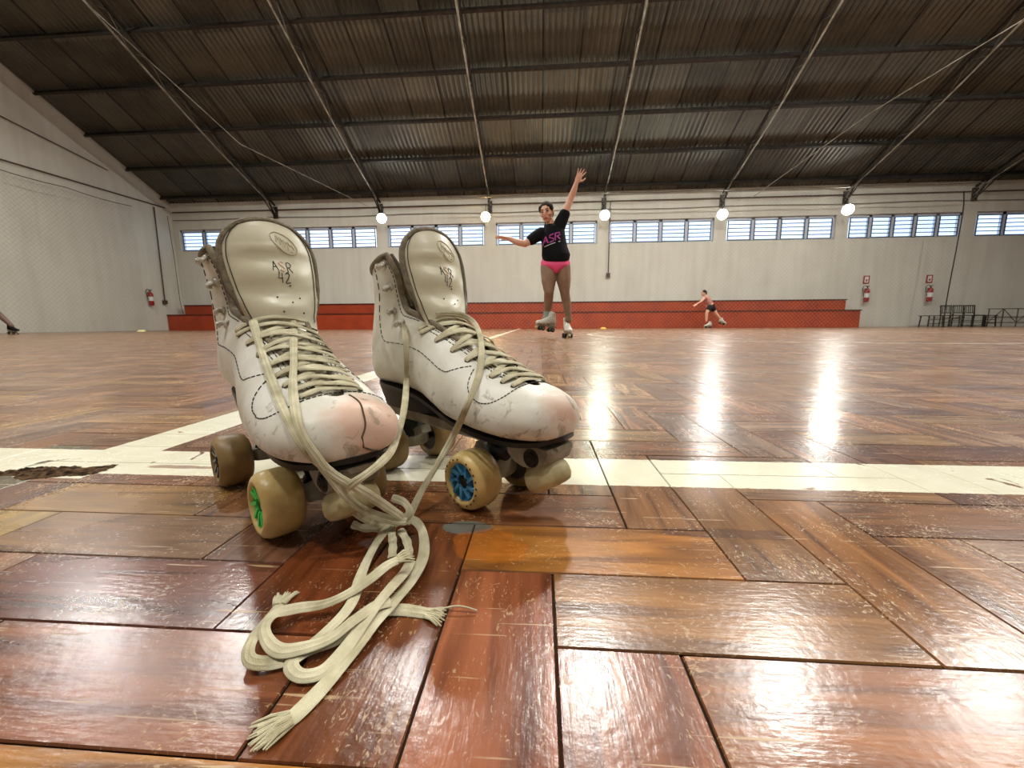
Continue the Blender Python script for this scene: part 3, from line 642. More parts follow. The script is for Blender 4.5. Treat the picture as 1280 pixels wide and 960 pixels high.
def boot_pt(u, t, off=0.):
    s = station(u).copy(); s[4] *= 1+(BW-1)*min(1, max(0, (13-u)/4)); A = np.array([s[0], 0, s[1]]); B = np.array([s[2], 0, s[3]]); c = cos(t); sn = sin(t); nb = s[5] if c < 0 else 2.
    nb = 2+(nb-2)*min(1, max(0, -c*3)) if c < 0 else 2.
    v = sgp(c, 2/nb); q = sgp(sn, 2/nb); mf = s[6]
    f = mf+v*(1-mf) if v > 0 else mf+v*mf
    p = A*f+B*(1-f)+np.array([0, q*s[4], 0])
    if u > 11 and abs(sn) > .3:     # flaps splay slightly at the collar
        p[1] *= 1+.02*(u-11)*max(0, c)
    p[1] *= 1-.030*math.exp(-((u-6.25)/.16)**2)*max(0, abs(sn)-.3)-.026*math.exp(-((u-5.1)/.13)**2)*max(0, abs(sn)-.3)
    p = V(p)
    if off:
        e = 1e-3; du = V(boot_pt(min(u+.02, NS), t))-V(boot_pt(max(u-.02, 0), t)); dt = V(boot_pt(u, t+.02))-V(boot_pt(u, t-.02))
        n = du.cross(dt).normalized(); ctr = V(((s[0]+s[2])/2, 0, (s[1]+s[3])/2))
        if n.dot(p-ctr) < 0: n = -n
        p = p+n*off
    return p
def surf_n(u, t): return (boot_pt(u, t, .001)-boot_pt(u, t)).normalized()
U0 = 3.5
def dashes(mb, pts, r=.0005, on=2, offn=1):
    i = 0
    while i+on < len(pts): mb.tube(pts[i:i+on+1], r, 5); i += on+offn
# tongue
TC = [(.050,.117,.004), (.030,.1235,.016), (.005,.134,.020), (-.022,.149,.024), (-.045,.164,.0255), (-.062,.178,.029), (-.071,.190,.033), (-.077,.204,.038), (-.082,.220,.0415), (-.086,.238,.0440), (-.0895,.254,.0445), (-.094,.268,.041), (-.0985,.278,.033), (-.102,.2845,.021), (-.1035,.287,.004)]
TCA = np.array(TC); NTC = len(TC)-1
def tong(s, q, wide=1., off=0.):       # q in -1..1 across
    i = min(int(s), NTC-1); t = s-i; P = TCA; a, b, c, d = P[max(i-1, 0)], P[i], P[i+1], P[min(i+2, NTC)]
    x, z, w = .5*((2*b)+(-a+c)*t+(2*a-5*b+4*c-d)*t*t+(-a+3*b-3*c+d)*t**3); w *= wide
    tx, tz = (c-b)[:2]; l = sqrt(tx*tx+tz*tz); nx, nz = (tz/l, -tx/l)
    if nx+nz < 0: nx, nz = -nx, -nz
    sag = (w*q)**2*(7.0+8.*min(1, max(0, (7.2-s)/1.5)))+(.0022*sin(s*3.1)*(1-q*q) if s > 4.5 and s < 10.5 else 0)*-1
    sag = min(sag, .02)
    return V((x-nx*(sag-off), w*q, z-nz*(sag-off)))
def make_skate(name, label, o, d, leather, hubs, wide=1., seam=True, tlean=1e-4, tsh=0., bw=1., tyre2=None, group='pair of white roller skates'):
    rz = atan2(d[1], d[0]); t = thing(name, label, 'roller skate', (o[0], o[1], 0), rz, group)
    # --- boot shell
    global BW
    BW = bw; R = []; us = [k/8 for k in range(0, NS*8+1)]; NT = 60
    for u in us:
        to = max(0, station(u)[7]) if u > U0 else 0
        R.append([boot_pt(u, to+(2*pi-2*to)*k/NT) for k in range(NT+1)])
    b = MB(); b.rings(R, False, False); 
    tip = [p for p in R[0]]; c_ = sum(tip, V())/len(tip)+V((.0008, 0, 0)); b.add(tip+[c_], [(i, i+1, len(tip)) for i in range(len(tip)-1)])
    bo = b.build('boot', [leather, M_LINING], t, True, merge=True, angle=70)
    sd = bo.modifiers.new('thickness', 'SOLIDIFY'); sd.thickness = .003; sd.offset = -1; sd.material_offset = 1; sd.material_offset_rim = 1; sd.use_even_offset = False
    # --- binding round the collar and flap edges
    P = []
    for u in np.arange(4.5, NS+.01, .25): P.append(boot_pt(u, station(u)[7], -.001))
    to = station(NS)[7]
    for k in range(1, 40): P.append(boot_pt(NS, to+(2*pi-2*to)*k/40, -.001))
    for u in np.arange(NS, 4.49, -.25): P.append(boot_pt(u, -station(u)[7], -.001))
    rr = [.0012+.0026*min(1, i/14, (len(P)-1-i)/14) for i in range(len(P))]
    MB().tube(P, rr, 9).build('collar_binding', M_PIPING, bo)
    # inner padded edge of both flaps
    for sg in (1, -1):
        P = [boot_pt(u, sg*(station(u)[7]-.06), -.0045) for u in np.arange(12.2, NS, .25)]
        MB().tube(P, [.0016+.0022*min(1, i/6) for i in range(len(P))], 8).build('flap_padding', M_LINING, bo)
    # --- tongue
    b = MB(); S = np.arange(0, NTC+.01, .25); R = [[tong(s, -1+2*k/22, wide) for k in range(23)] for s in S]; b.rings(R, False, False)
    tg = b.build('tongue', [M_TONGUE, M_LINING], t, True, angle=70)
    sd = tg.modifiers.new('thickness', 'SOLIDIFY'); sd.thickness = .006; sd.offset = -1 if tg.data.polygons[400].normal.x > 0 else 1; sd.material_offset_rim = 1
    P = [tong(s, -1, wide, -.002) for s in np.arange(6.0, NTC-.1, .25)]+[tong(NTC-.05, q, wide, -.002) for q in (-.8, -.3, .3, .8)]+[tong(s, 1, wide, -.002) for s in np.arange(NTC-.1, 5.9, -.25)]
    MB().tube(P, [.0004+.0031*min(1, i/8, (len(P)-1-i)/8) for i in range(len(P))], 9).build('tongue_binding', M_PIPING, tg)
    b = MB(); P = [tong(s, -.9 if s < 12 else -.9+.0*s, wide, .0006) for s in np.arange(5.8, NTC-1.2, .12)]+[tong(NTC-1.2+.55*sin(pi*k/24), -.9+1.8*k/24, wide, .0006) for k in range(1, 24)]+[tong(s, .9, wide, .0006) for s in np.arange(NTC-1.2, 5.8, -.12)]
    b.tube(P, .00045, 5); b.build('tongue_stitching', M_THREAD, tg)
    b = MB()
    for ds, r_ in ((0, .0008), (-.22, .0005)): b.tube([tong(5.15+ds+.05*sin(q*6), q, wide, .0006) for q in np.arange(-.97, .98, .06)], r_, 6)
    b.build('panel_seam', M_THREAD, tg)
    b = MB()
    for s, q in ((8.0, .25), (7.3, -.12), (7.25, .45), (6.9, .22), (6.25, -.08), (6.2, .52), (5.8, .25)):
        p = tong(s, q, wide, .0002); n = (tong(s, q, wide, .001)-p).normalized(); b.cyl(p, p+n*.0004, .00085, n=10)
    b.build('vent_hole', M_INK, tg)
    # handwriting
    def stroke(mb, pts, cx, cs, hx, hs, r): # pts in -1..1 letter boxes
        PP = [tong(cs+hs*y, (cx+hx*x)/.044, wide, .0003) for x, y in pts]
        mb.tube([V(p) for p in cat([tuple(q) for q in PP], 3)] if len(PP) > 2 else PP, r, 5)
    A = [[(-1, -1), (0, 1), (1, -1)]]; A_ = [(-.5, -.2), (.55, -.2)]
    ink = MB(); PPs = lambda pts, cx, cs: [tong(cs+.30*y, (cx+.0026*x)/.044, wide, .0003) for x, y in pts]
    ink.tube(PPs([(-1, -1), (0, 1)], -.0015, 9.1), .0004, 5); ink.tube(PPs([(0, 1), (1, -1)], -.0015, 9.1), .0004, 5); ink.tube(PPs(A_, -.0015, 9.1), .0004, 5)
    stroke(ink, [(-.8, -1), (-.8, 1), (.6, .9), (.8, .4), (.2, 0), (-.7, -.1)], .0125, 9.02, .0026, .3, .0004); ink.tube(PPs([(-.3, 0), (1, -1)], .0125, 9.02), .0004, 5)
    ink.tube(PPs([(-.5, 1), (-1, -.2), (.6, -.2)], .0025, 8.45), .0004, 5); ink.tube(PPs([(.4, .7), (.3, -1)], .0025, 8.45), .0004, 5)
    stroke(ink, [(-.8, .6), (0, 1), (.7, .5), (0, -.3), (-.9, -1), (1, -.9)], .0090, 8.42, .0026, .28, .0004)
    ink.build('pen_lettering', M_INK, tg)
    ir = MB(); stroke(ir, [(.8, .7), (0, 1), (-.8, .5), (0, 0), (.8, -.5), (0, -1), (-.9, -.7)], .0055, 9.08, .0026, .32, .0006); ir.build('pen_letter', M_INKR, tg)
    st = MB(); P = [tong(10.75+.75*sin(a)-.35*cos(a), (.013+.0125*cos(a))/.044, wide, .0002) for a in np.arange(0, 2*pi+.1, .25)]; st.tube(P, .0006, 5)
    for k in range(5):
        cx = .0055+.0035*k; cs = 11.0-.16*k; st.tube([tong(cs-.3, cx/.044, wide, .0002), tong(cs+.28, (cx+.001)/.044, wide, .0002), tong(cs-.1, (cx+.0022)/.044, wide, .0002)], .0006, 5)
    st.build('faded_stamp', M_STAMP, tg)
    if True:
        for ob in (tg,):
            ob.rotation_euler = (tlean, 0, 0); ob.location = (0, tlean*.19+tsh, 0)
    # --- stitching on the boot
    b = MB()
    for sg in (1, -1):
        for dt in (.09, .17): dashes(b, [boot_pt(u, sg*(station(u)[7]+dt+.02*(u > 8)), .0003) for u in np.arange(4.6, 9.4, .07)], .00045)
        C1 = [(3.9, .0), (3.95, .35), (4.1, .8), (4.5, 1.12), (5.1, 1.22), (5.6, 1.05), (5.85, .62)]
        C2 = [(6.0, .62), (6.6, .98), (7.0, 1.12), (8.2, 1.22), (9.8, 1.38), (12.0, 1.52), (14, 1.62), (16.6, 1.66)]
        for Cc in (C1, C2): dashes(b, [boot_pt(p[0], sg*p[1], .0003) for p in cat(Cc, 14)], .0005)
        dashes(b, [boot_pt(u, sg*(station(u)[7]+.10), .0003) for u in np.arange(10., NS-.2, .12)], .0005)
    b.build('stitching', M_THREAD, bo)
    if seam:
        b = MB(); b.tube([boot_pt(u, .30*(1-u/9)+.018*sin(u*3), .0001) for u in list(np.arange(3.5, .04, -.12))]+[boot_pt(u, pi-.32-.25*u, .0001) for u in (.15, .4, .7, 1.)], .0008, 6)
        b.build('toe_seam', mat('cracked seam dirt', (92, 72, 50), .9), bo)
    # --- hooks, eyelets
    for sg in (1, -1):
        for i, u in enumerate((11.3, 13.0, 14.7, 16.3)):
            tt = sg*(station(u)[7]+.24); p = boot_pt(u, tt); n = surf_n(u, tt); fw_ = (boot_pt(u, tt-sg*.05)-p).normalized()
            b = MB(); b.lathe([(.0004, .0022), (.0042, .0022), (.0052, .0005), (.0052, -.0004)], p, n, 16)
            b.tube([p+n*.001, p+n*.0045-fw_*.0005, p+n*.0068-fw_*.0028, p+n*.0058-fw_*.0056], [.0026, .0024, .0025, .0022], 8); b.lathe([(.0004, .001), (.0036, .0006), (.004, -.0007)], p+n*.0062-fw_*.003, n, 14); b.build('lace_hook', M_HOOKW, bo)
    eu = [4.2, 4.65, 5.15, 5.7, 6.3, 7.05, 8.05, 9.3]
    EY = {}
    for sg in (1, -1):
        for i, u in enumerate(eu):
            tt = sg*(station(u)[7]+.30); p = boot_pt(u, tt); n = surf_n(u, tt); EY[(sg, i)] = (p, n)
            b = MB(); b.lathe([(.0003, .0005), (.0021, .0005), (.0025, .0001)], p, n, 12); b.build('eyelet', M_BLACK, bo)
    # --- crossed laces
    lc = None
    def bar(a, bb, lift, w=.0058, ph=0.):
        (p, n), (q, m_) = EY[a], EY[bb]; pts = [p-n*.0008, p+n*.0016]; nn = [n, n]
        for k in range(1, 10):
            f = k/10; c = p.lerp(q, f); h = sin(pi*f)**.55
            upn = (n*(1-f)+m_*f+V((.35, 0, .6))*h).normalized(); hi_ = max(0, (a[1]+bb[1])/2-4.5); base = V((.45+.16*hi_, 0, .9-.12*hi_)).normalized()
            pts.append(c+base*((lift+.0042*hi_)*h+.0004)+V((0.0012*sin(6*f+ph), 0, .0005*sin(9*f+ph)))); nn.append(upn)
        pts += [q+m_*.0016, q-m_*.0008]; nn += [m_, m_]
        P = cat([tuple(v) for v in pts], 3); Q = cat([tuple(v) for v in nn], 3)
        return [V(v) for v in P], [V(v) for v in Q], w
    lb = MB()
    rnd = random.Random(3)
    for i in range(8):
        if i < 7:
            for sg in (1, -1):
                P, Q, w = bar((sg, i), (-sg, i+1), .0075+.0012*sg+.0008*i, .0056, rnd.random()*3); lb.ribbon(P, Q, w, .0017)
        if i in (0, 1, 3, 4, 5, 6, 7):
            P, Q, w = bar((1, i), (-1, i), .0058+.0006*i, .0054, rnd.random()*3); lb.ribbon(P, Q, w, .0017)
    if True:
        P, Q, w = bar((1, 7), (-1, 7), .0125, .0056, 1.); lb.ribbon([p+V((-.003, 0, .004)) for p in P], Q, w, .0018)
    lace = lb.build('lace', M_LACE, t)
    # --- sole and heel
    SO = [(-.2125,.002),(-.2105,.011),(-.205,.0180),(-.195,.0235),(-.175,.0275),(-.145,.029),(-.11,.0285),(-.07,.031),(-.035,.037),(0,.0425),(.03,.0440),(.053,.0405),(.067,.0335),(.0765,.0245),(.0820,.0145),(.0845,.003)]
    bz = sorted((st[1][0], st[1][1]) for st in ST[1:13]); bx = [q[0] for q in bz]; bzz = [q[1] for q in bz]
    b = MB(); R = []
    for x, w in cat(SO, 4):
        z = float(np.interp(x, bx, bzz))
        R.append([V((x, -w, z+.0012)), V((x, w, z+.0012)), V((x, w, z-.0030)), V((x, -w, z-.0030))])
    b.rings(R, True, True); b.build('sole', M_SOLE, t, angle=30)
    b = MB(); R = []
    for zz, x0, x1, w in ((.1015, -.209, -.112, .0265), (.094, -.206, -.104, .0255), (.084, -.202, -.094, .0245), (.0765, -.199, -.088, .0235)):
        ring = []
        for k in range(28):
            a = 2*pi*k/28; cx = (x0+x1)/2; hx = (x1-x0)/2; ring.append(V((cx+hx*sgp(cos(a), .55), w*sgp(sin(a), .7), zz+(.0 if zz > .08 else 0)-(.012*max(0, cos(a))**3 if zz > .1 else 0))))
        R.append(ring)
    b.rings(R, True); b.build('heel', M_HEEL, t, angle=35)
    # --- plate
    b = MB(); R = []
    for x, w, z0, z1 in ((-.200, .012, .066, .0765), (-.190, .020, .064, .0765), (-.15, .021, .060, .0765), (-.115, .018, .060, .075), (-.06, .0165, .058, .0715), (-.02, .020, .058, .0705), (.01, .025, .062, .0712), (.03, .027, .067, .0712), (.05, .026, .067, .0708), (.072, .02, .067, .0708), (.082, .012, .067, .0708)):
        R.append([V((x, -w, z1)), V((x, -w*.5, z1+.0006)), V((x, w*.5, z1+.0006)), V((x, w, z1)), V((x, w*.9, z0+.004)), V((x, w*.55, z0)), V((x, -w*.55, z0)), V((x, -w*.9, z0+.004))])
    b.rings(R, True); pl = b.build('plate', M_PLATE, t, angle=30)
    # nose block with toe-stop clamp bolt
    b = MB(); R = []
    for y in (-.0195, -.0165, .0165, .0195):
        k_ = .9 if abs(y) > .018 else 1.
        pts = [(.024, .0715), (.080, .0705), (.0810, .066), (.077, .056), (.066, .049), (.050, .047), (.038, .050), (.028, .058)]
        R.append([V((.058+(x-.058)*k_, y, .058+(z-.058)*k_)) for x, z in pts])
    b.rings(R, True); b.build('nose_block', M_PLATE, t, angle=30)
    for sg in (1, -1):
        b = MB(); b.lathe([(.0005, .004), (.003, .004), (.0035, .0028), (.0055, .0028), (.006, .001), (.0085, .001), (.009, -.001)], (.060, sg*.0195, .0585), (0, sg, 0), 20)
        b.build('clamp_bolt', M_DARKSTEEL, t)
    # --- toe stop
    ax = V((.50, 0, -.86)).normalized(); c = V((.064, 0, .0385))
    b = MB(); b.lathe([(.0005, -.0005), (.015, -.0005), (.0195, .0012), (.0215, .005), (.0225, .010), (.0222, .016), (.0195, .0205), (.0145, .022), (.0005, .022)], c-ax*.010, ax, 36); ts = b.build('toe_stop', M_STOP, t, angle=60)
    b = MB(); b.cyl(c-ax*.010, c-ax*.034, .0055, n=14); b.lathe([(.0005, -.0125), (.011, -.0125), (.011, -.0095)], c, ax, 6); b.build('stop_stem', M_METAL, ts, angle=30)
    # --- trucks
    for xc, sgx in ((0, 1), (-.16, -1)):
        b = MB(); R = []
        for y, hx, z0, z1 in ((-.022, .006, .025, .034), (-.014, .010, .024, .038), (-.006, .013, .024, .046), (.006, .013, .024, .046), (.014, .010, .024, .038), (.022, .006, .025, .034)):
            R.append([V((xc-hx, y, z0)), V((xc+hx, y, z0)), V((xc+hx*.8, y, z1)), V((xc-hx*.8, y, z1))])
        b.rings(R, True); b.bar((xc, 0, .036), (xc-sgx*.030, 0, .050), .014, .010); tk = b.build('truck', M_PLATE, t, angle=30)
        b = MB(); b.cyl((xc, -.049, .029), (xc, .049, .029), .0030, n=14)
        for sg in (-1, 1): b.lathe([(.0005, .0040), (.0038, .0040), (.0050, .003), (.0050, 0)], (xc, sg*.0465, .029), (0, sg, 0), 6)
        b.build('axle', M_DARKSTEEL, tk, angle=30)
        b = MB(); a_ = V((sgx*.35, 0, .94)).normalized(); c2 = V((xc, 0, .046)); b.lathe([(.0005, -.012), (.0135, -.012), (.0145, -.008), (.0125, -.002), (.0145, .004), (.0145, .009), (.0125, .012), (.0005, .012)], c2, a_, 24); b.build('cushion', M_BLACK, tk)
    # --- wheels
    for (xc, sy), hub in hubs.items():
        tm = M_TYRE if hub in (M_GREEN, M_BLUE) else (tyre2 or M_TYRE)
        yc = sy*.0375; ax = V((0, sy, 0)); cc = V((xc, yc, .029)); W = .0165
        b = MB(); b.lathe([(.0185, W-.003), (.0195, W-.0005), (.0225, W), (.0262, W-.0022), (.0284, W-.0065), (.029, W-.011), (.029, -W+.011), (.0284, -W+.0065), (.0262, -W+.0022), (.0225, -W), (.0195, -W+.0005), (.0185, -W+.003), (.0185, W-.003)], cc, ax, 64)
        wh = b.build('wheel', tm, t, angle=60)
        b = MB(); b.lathe([(.0186, W-.0035), (.0174, W-.0045), (.0168, W-.009)], cc, ax, 48); b.lathe([(.0170, -W+.004), (.0186, -W+.0035)], cc, ax, 40)
        ns = 9; u_ = V((1, 0, 0)); w_ = V((0, 0, 1))
        for k in range(ns):
            a = 2*pi*k/ns+.2; a2 = a+.30; di = u_*cos(a)+w_*sin(a); dj = u_*cos(a2)+w_*sin(a2)
            b.bar(cc+ax*(W-.0060)+di*.0075, cc+ax*(W-.0045)+dj*.0178, .0030, .007, ax)
        b.lathe([(.0074, W-.011), (.0074, W-.0035), (.0086, W-.003), (.0096, W-.0045), (.0096, W-.011)], cc, ax, 30)
        b.lathe([(.0175, W-.013), (.0005, W-.013)], cc, ax, 30, mi=1); b.lathe([(.0175, -W+.005), (.0005, -W+.005)], cc, ax, 30, mi=1)
        b.build('hub', [hub, M_BLACK], wh, angle=40)
        b = MB(); b.lathe([(.0078, W-.006), (.0058, W-.005), (.0045, W-.006)], cc, ax, 24); b.build('bearing', M_DARKSTEEL, wh)
        if hub in (M_BLUE,):
            b = MB()
            for k in range(22):
                if k % 6 == 5: continue
                a = 2*pi*k/22; p = cc+(u_*cos(a)+w_*sin(a))*.0228+ax*W; q = u_*-sin(a)+w_*cos(a); b.bar(p-q*.0009, p+q*.0009, .0016, .0003, ax)
            b.build('tyre_lettering', M_INK, wh, False)
    return t, lace
S1O = (-.203, .341); S1D = (.77, -.64); S2O = (-.043, .404); S2D = (.78, -.62)
sk1, lace1 = make_skate('roller_skate', 'white leather quad skate at left with green front hub and pink scuffed toe', S1O, S1D, M_L1, {(0, 1): M_DHUB, (0, -1): M_GREEN, (-.16, 1): M_DHUB, (-.16, -1): M_DHUB}, .96, True, .04, .006, 1.10, M_TYRED)
sk2, lace2 = make_skate('roller_skate', 'white leather quad skate at right with blue front hub, seen side-on', S2O, S2D, M_L2, {(0, 1): M_DHUB, (0, -1): M_BLUE, (-.16, 1): M_DHUB, (-.16, -1): M_DHUB}, .92, False, 1e-4, 0., 1.02, M_TYRED)

# --- long lace ends: surveyed (px, py, distance) while hanging, (px, py, None, height) on the floor
from mathutils.bvhtree import BVHTree
def world_tree():
    vs = []; fs = []
    for sk in (sk1, sk2):
        for ch in sk.children:
            if ch.name.split('.')[0] in ('boot', 'tongue', 'lace', 'sole'):
                o_ = len(vs); M_ = sk.matrix_basis @ ch.matrix_basis; vs += [M_ @ v.co for v in ch.data.vertices]; fs += [tuple(i+o_ for i in p.vertices) for p in ch.data.polygons]
    return BVHTree.FromPolygons(vs, fs)
TREE = world_tree()
def on_surf(px, py, clear, fallback):
    d = ray(px, py).normalized(); best = None
    for dx, dy in ((0, 0), (-4, 0), (4, 0)):
        h = TREE.ray_cast(CAMP, ray(px+dx, py+dy).normalized(), 3.)
        if h[0] is not None and (best is None or h[3] < best): best = h[3]
    if best is None: return wy(px, py, fallback)
    return CAMP+d*(best-clear)
def lace_path(pts, w, th, nrm, parent, name='lace_end', fray=None, thread=None, inv=None):
    P = []
    for p in pts:
        if p[2] is None: P.append(tuple(gz(p[0], p[1], p[3])))
        elif len(p) == 4: P.append(tuple(on_surf(p[0], p[1], p[3], p[2])))
        else: P.append(tuple(wy(p[0], p[1], p[2])))
    P = [V(v) for v in cat(P, 7)]; n = len(P)
    W = []; Q = []
    for i, p in enumerate(P):
        f = i/(n-1); ww = w*(1+.10*sin(f*23+w*900)); W.append(ww)
        nn = nrm(f, p) if callable(nrm) else V(nrm); Q.append(nn)
        p.z = max(p.z, .0011)
    iv = parent.matrix_basis.inverted(); P2 = [iv @ p for p in P]; Q2 = [(iv.to_3x3() @ q) for q in Q]
    b = MB(); b.ribbon(P2, Q2, W, th, 10)
    off = Q2[0]*0
    o = b.build(name, M_LACE, parent)
    if fray:
        e = P[-1]; d = (P[-1]-P[-3]).normalized(); s = d.cross(V((0, 0, 1))).normalized(); fb = MB(); rn = random.Random(int(e.x*1e4))
        for k in range(26):
            a = (k/25-.5); q0 = e-d*.004+s*(a*w*.9); q2 = e+d*(fray*(.6+.5*rn.random()))+s*(a*w*(1.9+rn.random()*.6)); q1 = q0.lerp(q2, .5)+V((0, 0, .0012*rn.random()))+s*rn.uniform(-.0008, .0008)
            for q in (q0, q1, q2): q.z = max(q.z+rn.uniform(-.0006, .0012), .0008)
            fb.tube([iv @ q for q in (q0, q1, q2)], [.0009, .0007, .0004], 5)
        fb.build('frayed_tip', M_LACE, o)
    return o
UPN = V((0, 0, 1)); CAMN = V((.1, -1, .35)).normalized()
sdn = lambda f, p: (CAMP-p).normalized()
LW = .0068
# skate at left: the two strands down its front into the pile
P_A = [(316, 401, .37, .000), (318, 408, .36, .0035), (324, 430, .35, .004), (332, 455, .35, .004), (341, 480, .31, .004), (352, 507, .31, .004), (363, 530, .30, .004), (377, 553, .29, .004), (396, 575, .275, .005), (420, 595, .268), (448, 611, .274), (475, 628, .284), (503, 647, .292)]
P_B = [(366, 401, .378, .0), (367, 410, .37, .0035), (367, 430, .35, .004), (367, 455, .33, .004), (366, 480, .33, .004), (368, 505, .31, .004), (372, 528, .30, .004), (382, 552, .29, .004), (396, 572, .28, .006), (410, 592, .266), (428, 616, .270), (452, 636, .280), (482, 648, .288), (508, 652, .292)]
lace_path(P_A, LW, .0019, sdn, sk1); lace_path(P_B, LW*.92, .0019, sdn, sk1)
P_C = [(505, 407, .452, .0), (507, 420, .44, .004), (508, 445, .424, .004), (508, 475, .402, .004), (506, 505, .385), (500, 535, .350), (490, 562, .312), (474, 580, .285), (456, 594, .272), (440, 605, .270), (425, 616, .276)]
P_D = [(545, 393, .47, .002), (572, 393, .470, .003), (590, 401, .452, .003), (599, 416, .432, .004), (602, 440, .42, .004), (599, 465, .41, .004), (590, 492, .398, .005), (580, 516, .388, .006), (568, 542, .376), (548, 578, .362), (528, 612, .348), (514, 640, .333), (508, 655, .322)]
lace_path(P_C, LW*.9, .0019, sdn, sk2); lace_path(P_D, LW*.9, .0019, sdn, sk2)
G = None
# the pile on the floor
def floor_lace(pts, parent, w=LW*1.05, fray=None, tilt=.0, **k):
    return lace_path([(x, y, None, z) for x, y, z in pts], w, .0019, (lambda f, p: (UPN+V((tilt*sin(5*f), -.35-tilt, 0))).normalized()), parent, fray=fray)
floor_lace([(503, 646, .016), (520, 652, .015), (529, 668, .012), (529, 695, .009), (515, 725, .007), (492, 752, .007), (470, 775, .006), (445, 810, .004), (407, 855, .0022), (370, 893, .0015), (352, 905, .0015)], sk1, LW*1.15, .012)
floor_lace([(508, 652, .019), (488, 657, .019), (473, 675, .013), (460, 698, .010), (450, 722, .009), (438, 756, .010), (407, 790, .007), (371, 818, .004), (340, 828, .004), (314, 826, .006), (311, 810, .008), (322, 790, .006), (341, 767, .003), (352, 752, .0018)], sk1, LW*1.05, .010)
floor_lace([(488, 752, .009), (470, 757, .010), (440, 777, .010), (413, 798, .008), (378, 810, .008), (350, 813, .008), (334, 800, .009), (331, 782, .010), (345, 767, .009), (372, 760, .008), (405, 755, .009), (435, 742, .012), (462, 724, .016), (485, 706, .020), (505, 697, .022)], sk2, LW*1.05, .006)
floor_lace([(513, 702, .008), (506, 715, .011), (490, 733, .013), (474, 752, .011), (455, 778, .008), (432, 810, .005), (405, 838, .0035), (380, 845, .0035), (366, 838, .004), (366, 826, .005), (385, 812, .005), (420, 800, .004), (450, 785, .0035), (478, 765, .0035), (500, 762, .0022), (525, 765, .0018), (540, 768, .0015)], sk2, LW*1.1, .009)
floor_lace([(489, 662, .017), (491, 680, .014), (490, 697, .012)], sk1, LW*.9)
floor_lace([(500, 662, .016), (508, 675, .014), (511, 690, .013), (508, 700, .012)], sk2, LW*.9)
lace_path([(430, 618, .290), (437, 634, .293), (455, 648, .295), (480, 655, .296), (503, 650, .297), (512, 640, .299), (505, 628, .302), (490, 622, .305)], LW*.9, .0018, sdn, sk2)
lace_path([(440, 655, .300), (455, 660, .300), (475, 660, .300), (492, 657, .298)], LW*.9, .0018, sdn, sk1, fray=.004)
tp = [gz(545, 765, .0015), gz(560, 759, .003), (gz(578, 758, .004)), gz(596, 763, .002)]
iv = sk2.matrix_basis.inverted(); MB().tube([iv @ V(p) for p in cat([tuple(q) for q in tp], 5)], .00055, 5).build('loose_thread', M_LACE, sk2)

# ================================================================== PEOPLE
M_SKIN = mat('skin', (226, 176, 148), .5, 0, (212, 158, 132), 8.); M_TIGHT = mat('tan tights', (142, 110, 84), .6, 0, (124, 96, 74), 10.)
M_TEE = mat('black cotton tee', (13, 13, 16), .9, spec=.25); M_PINK = mat('pink shorts fabric', (226, 70, 120), .6); M_HAIR = mat('dark brown hair', (58, 40, 30), .8, 0, (34, 24, 18), 60., spec=.2, stretch=(1, 1, .2))
M_EYE = mat('dark eye', (30, 22, 20), .3); M_LIP_ = mat('lips', (158, 72, 66), .5); M_PRINT = mat('purple pink shirt print', (176, 70, 150), .6); M_PW = mat('white shirt print', (210, 210, 214), .6)
def head(body, hb, c, F, U, s, root, hairname='hair', tail=None, vox=.004):
    F = V(F).normalized(); U = (V(U)-F*V(U).dot(F)).normalized(); Rr = F.cross(U); B = Matrix((Rr, F, U)).transposed(); c = V(c)
    P = lambda x, y, z: c+B @ V((x*s, y*s, z*s))
    m = body
    m.ell(c, (.074*s, .092*s, .098*s), B); m.ell(P(0, .022, -.052), (.056*s, .064*s, .062*s), B); m.ell(P(0, .055, -.098), (.026*s, .028*s, .022*s), B)
    m.tube([P(0, .088, .012), P(0, .103, -.018), P(0, .100, -.036)], [.007*s, .012*s, .015*s], 10); m.ell(P(0, .085, -.068), (.024*s, .014*s, .010*s), B)
    for sx in (-1, 1): m.ell(P(sx*.076, -.004, -.012), (.010*s, .018*s, .030*s), B); m.ell(P(sx*.033, .078, .024), (.022*s, .012*s, .007*s), B); m.ell(P(sx*.042, .060, -.030), (.022*s, .022*s, .020*s), B)
    parts = []
    e = MB()
    for sx in (-1, 1): e.ell(P(sx*.031, .0865, .004), (.0135*s, .007*s, .0065*s), B, 12, 8)
    parts.append((e, 'eyes', M_EYE, 0)); e = MB()
    for sx in (-1, 1): e.tube([P(sx*.014, .094, .024), P(sx*.034, .090, .031), P(sx*.053, .074, .025)], .004*s, 6)
    parts.append((e, 'eyebrows', M_HAIR, 0)); e = MB(); e.ell(P(0, .0965, -.067), (.023*s, .007*s, .0085*s), B, 12, 8); parts.append((e, 'lips', M_LIP_, 0))
    h = MB(); h.ell(P(0, -.014, .018), (.082*s, .094*s, .096*s), B); h.ell(P(0, -.05, -.01), (.072*s, .062*s, .082*s), B)
    for sx in (-1, 1): h.ell(P(sx*.066, .01, .035), (.02*s, .045*s, .045*s), B)
    if tail: h.tube([V(q) for q in cat([tuple(P(*q)) for q in tail], 4)], [.026*s]*3+[.02*s]*(len(cat(tail, 4))-4)+[.006*s], 10)
    parts.append((h, hairname, M_HAIR, vox*1.2)); return parts
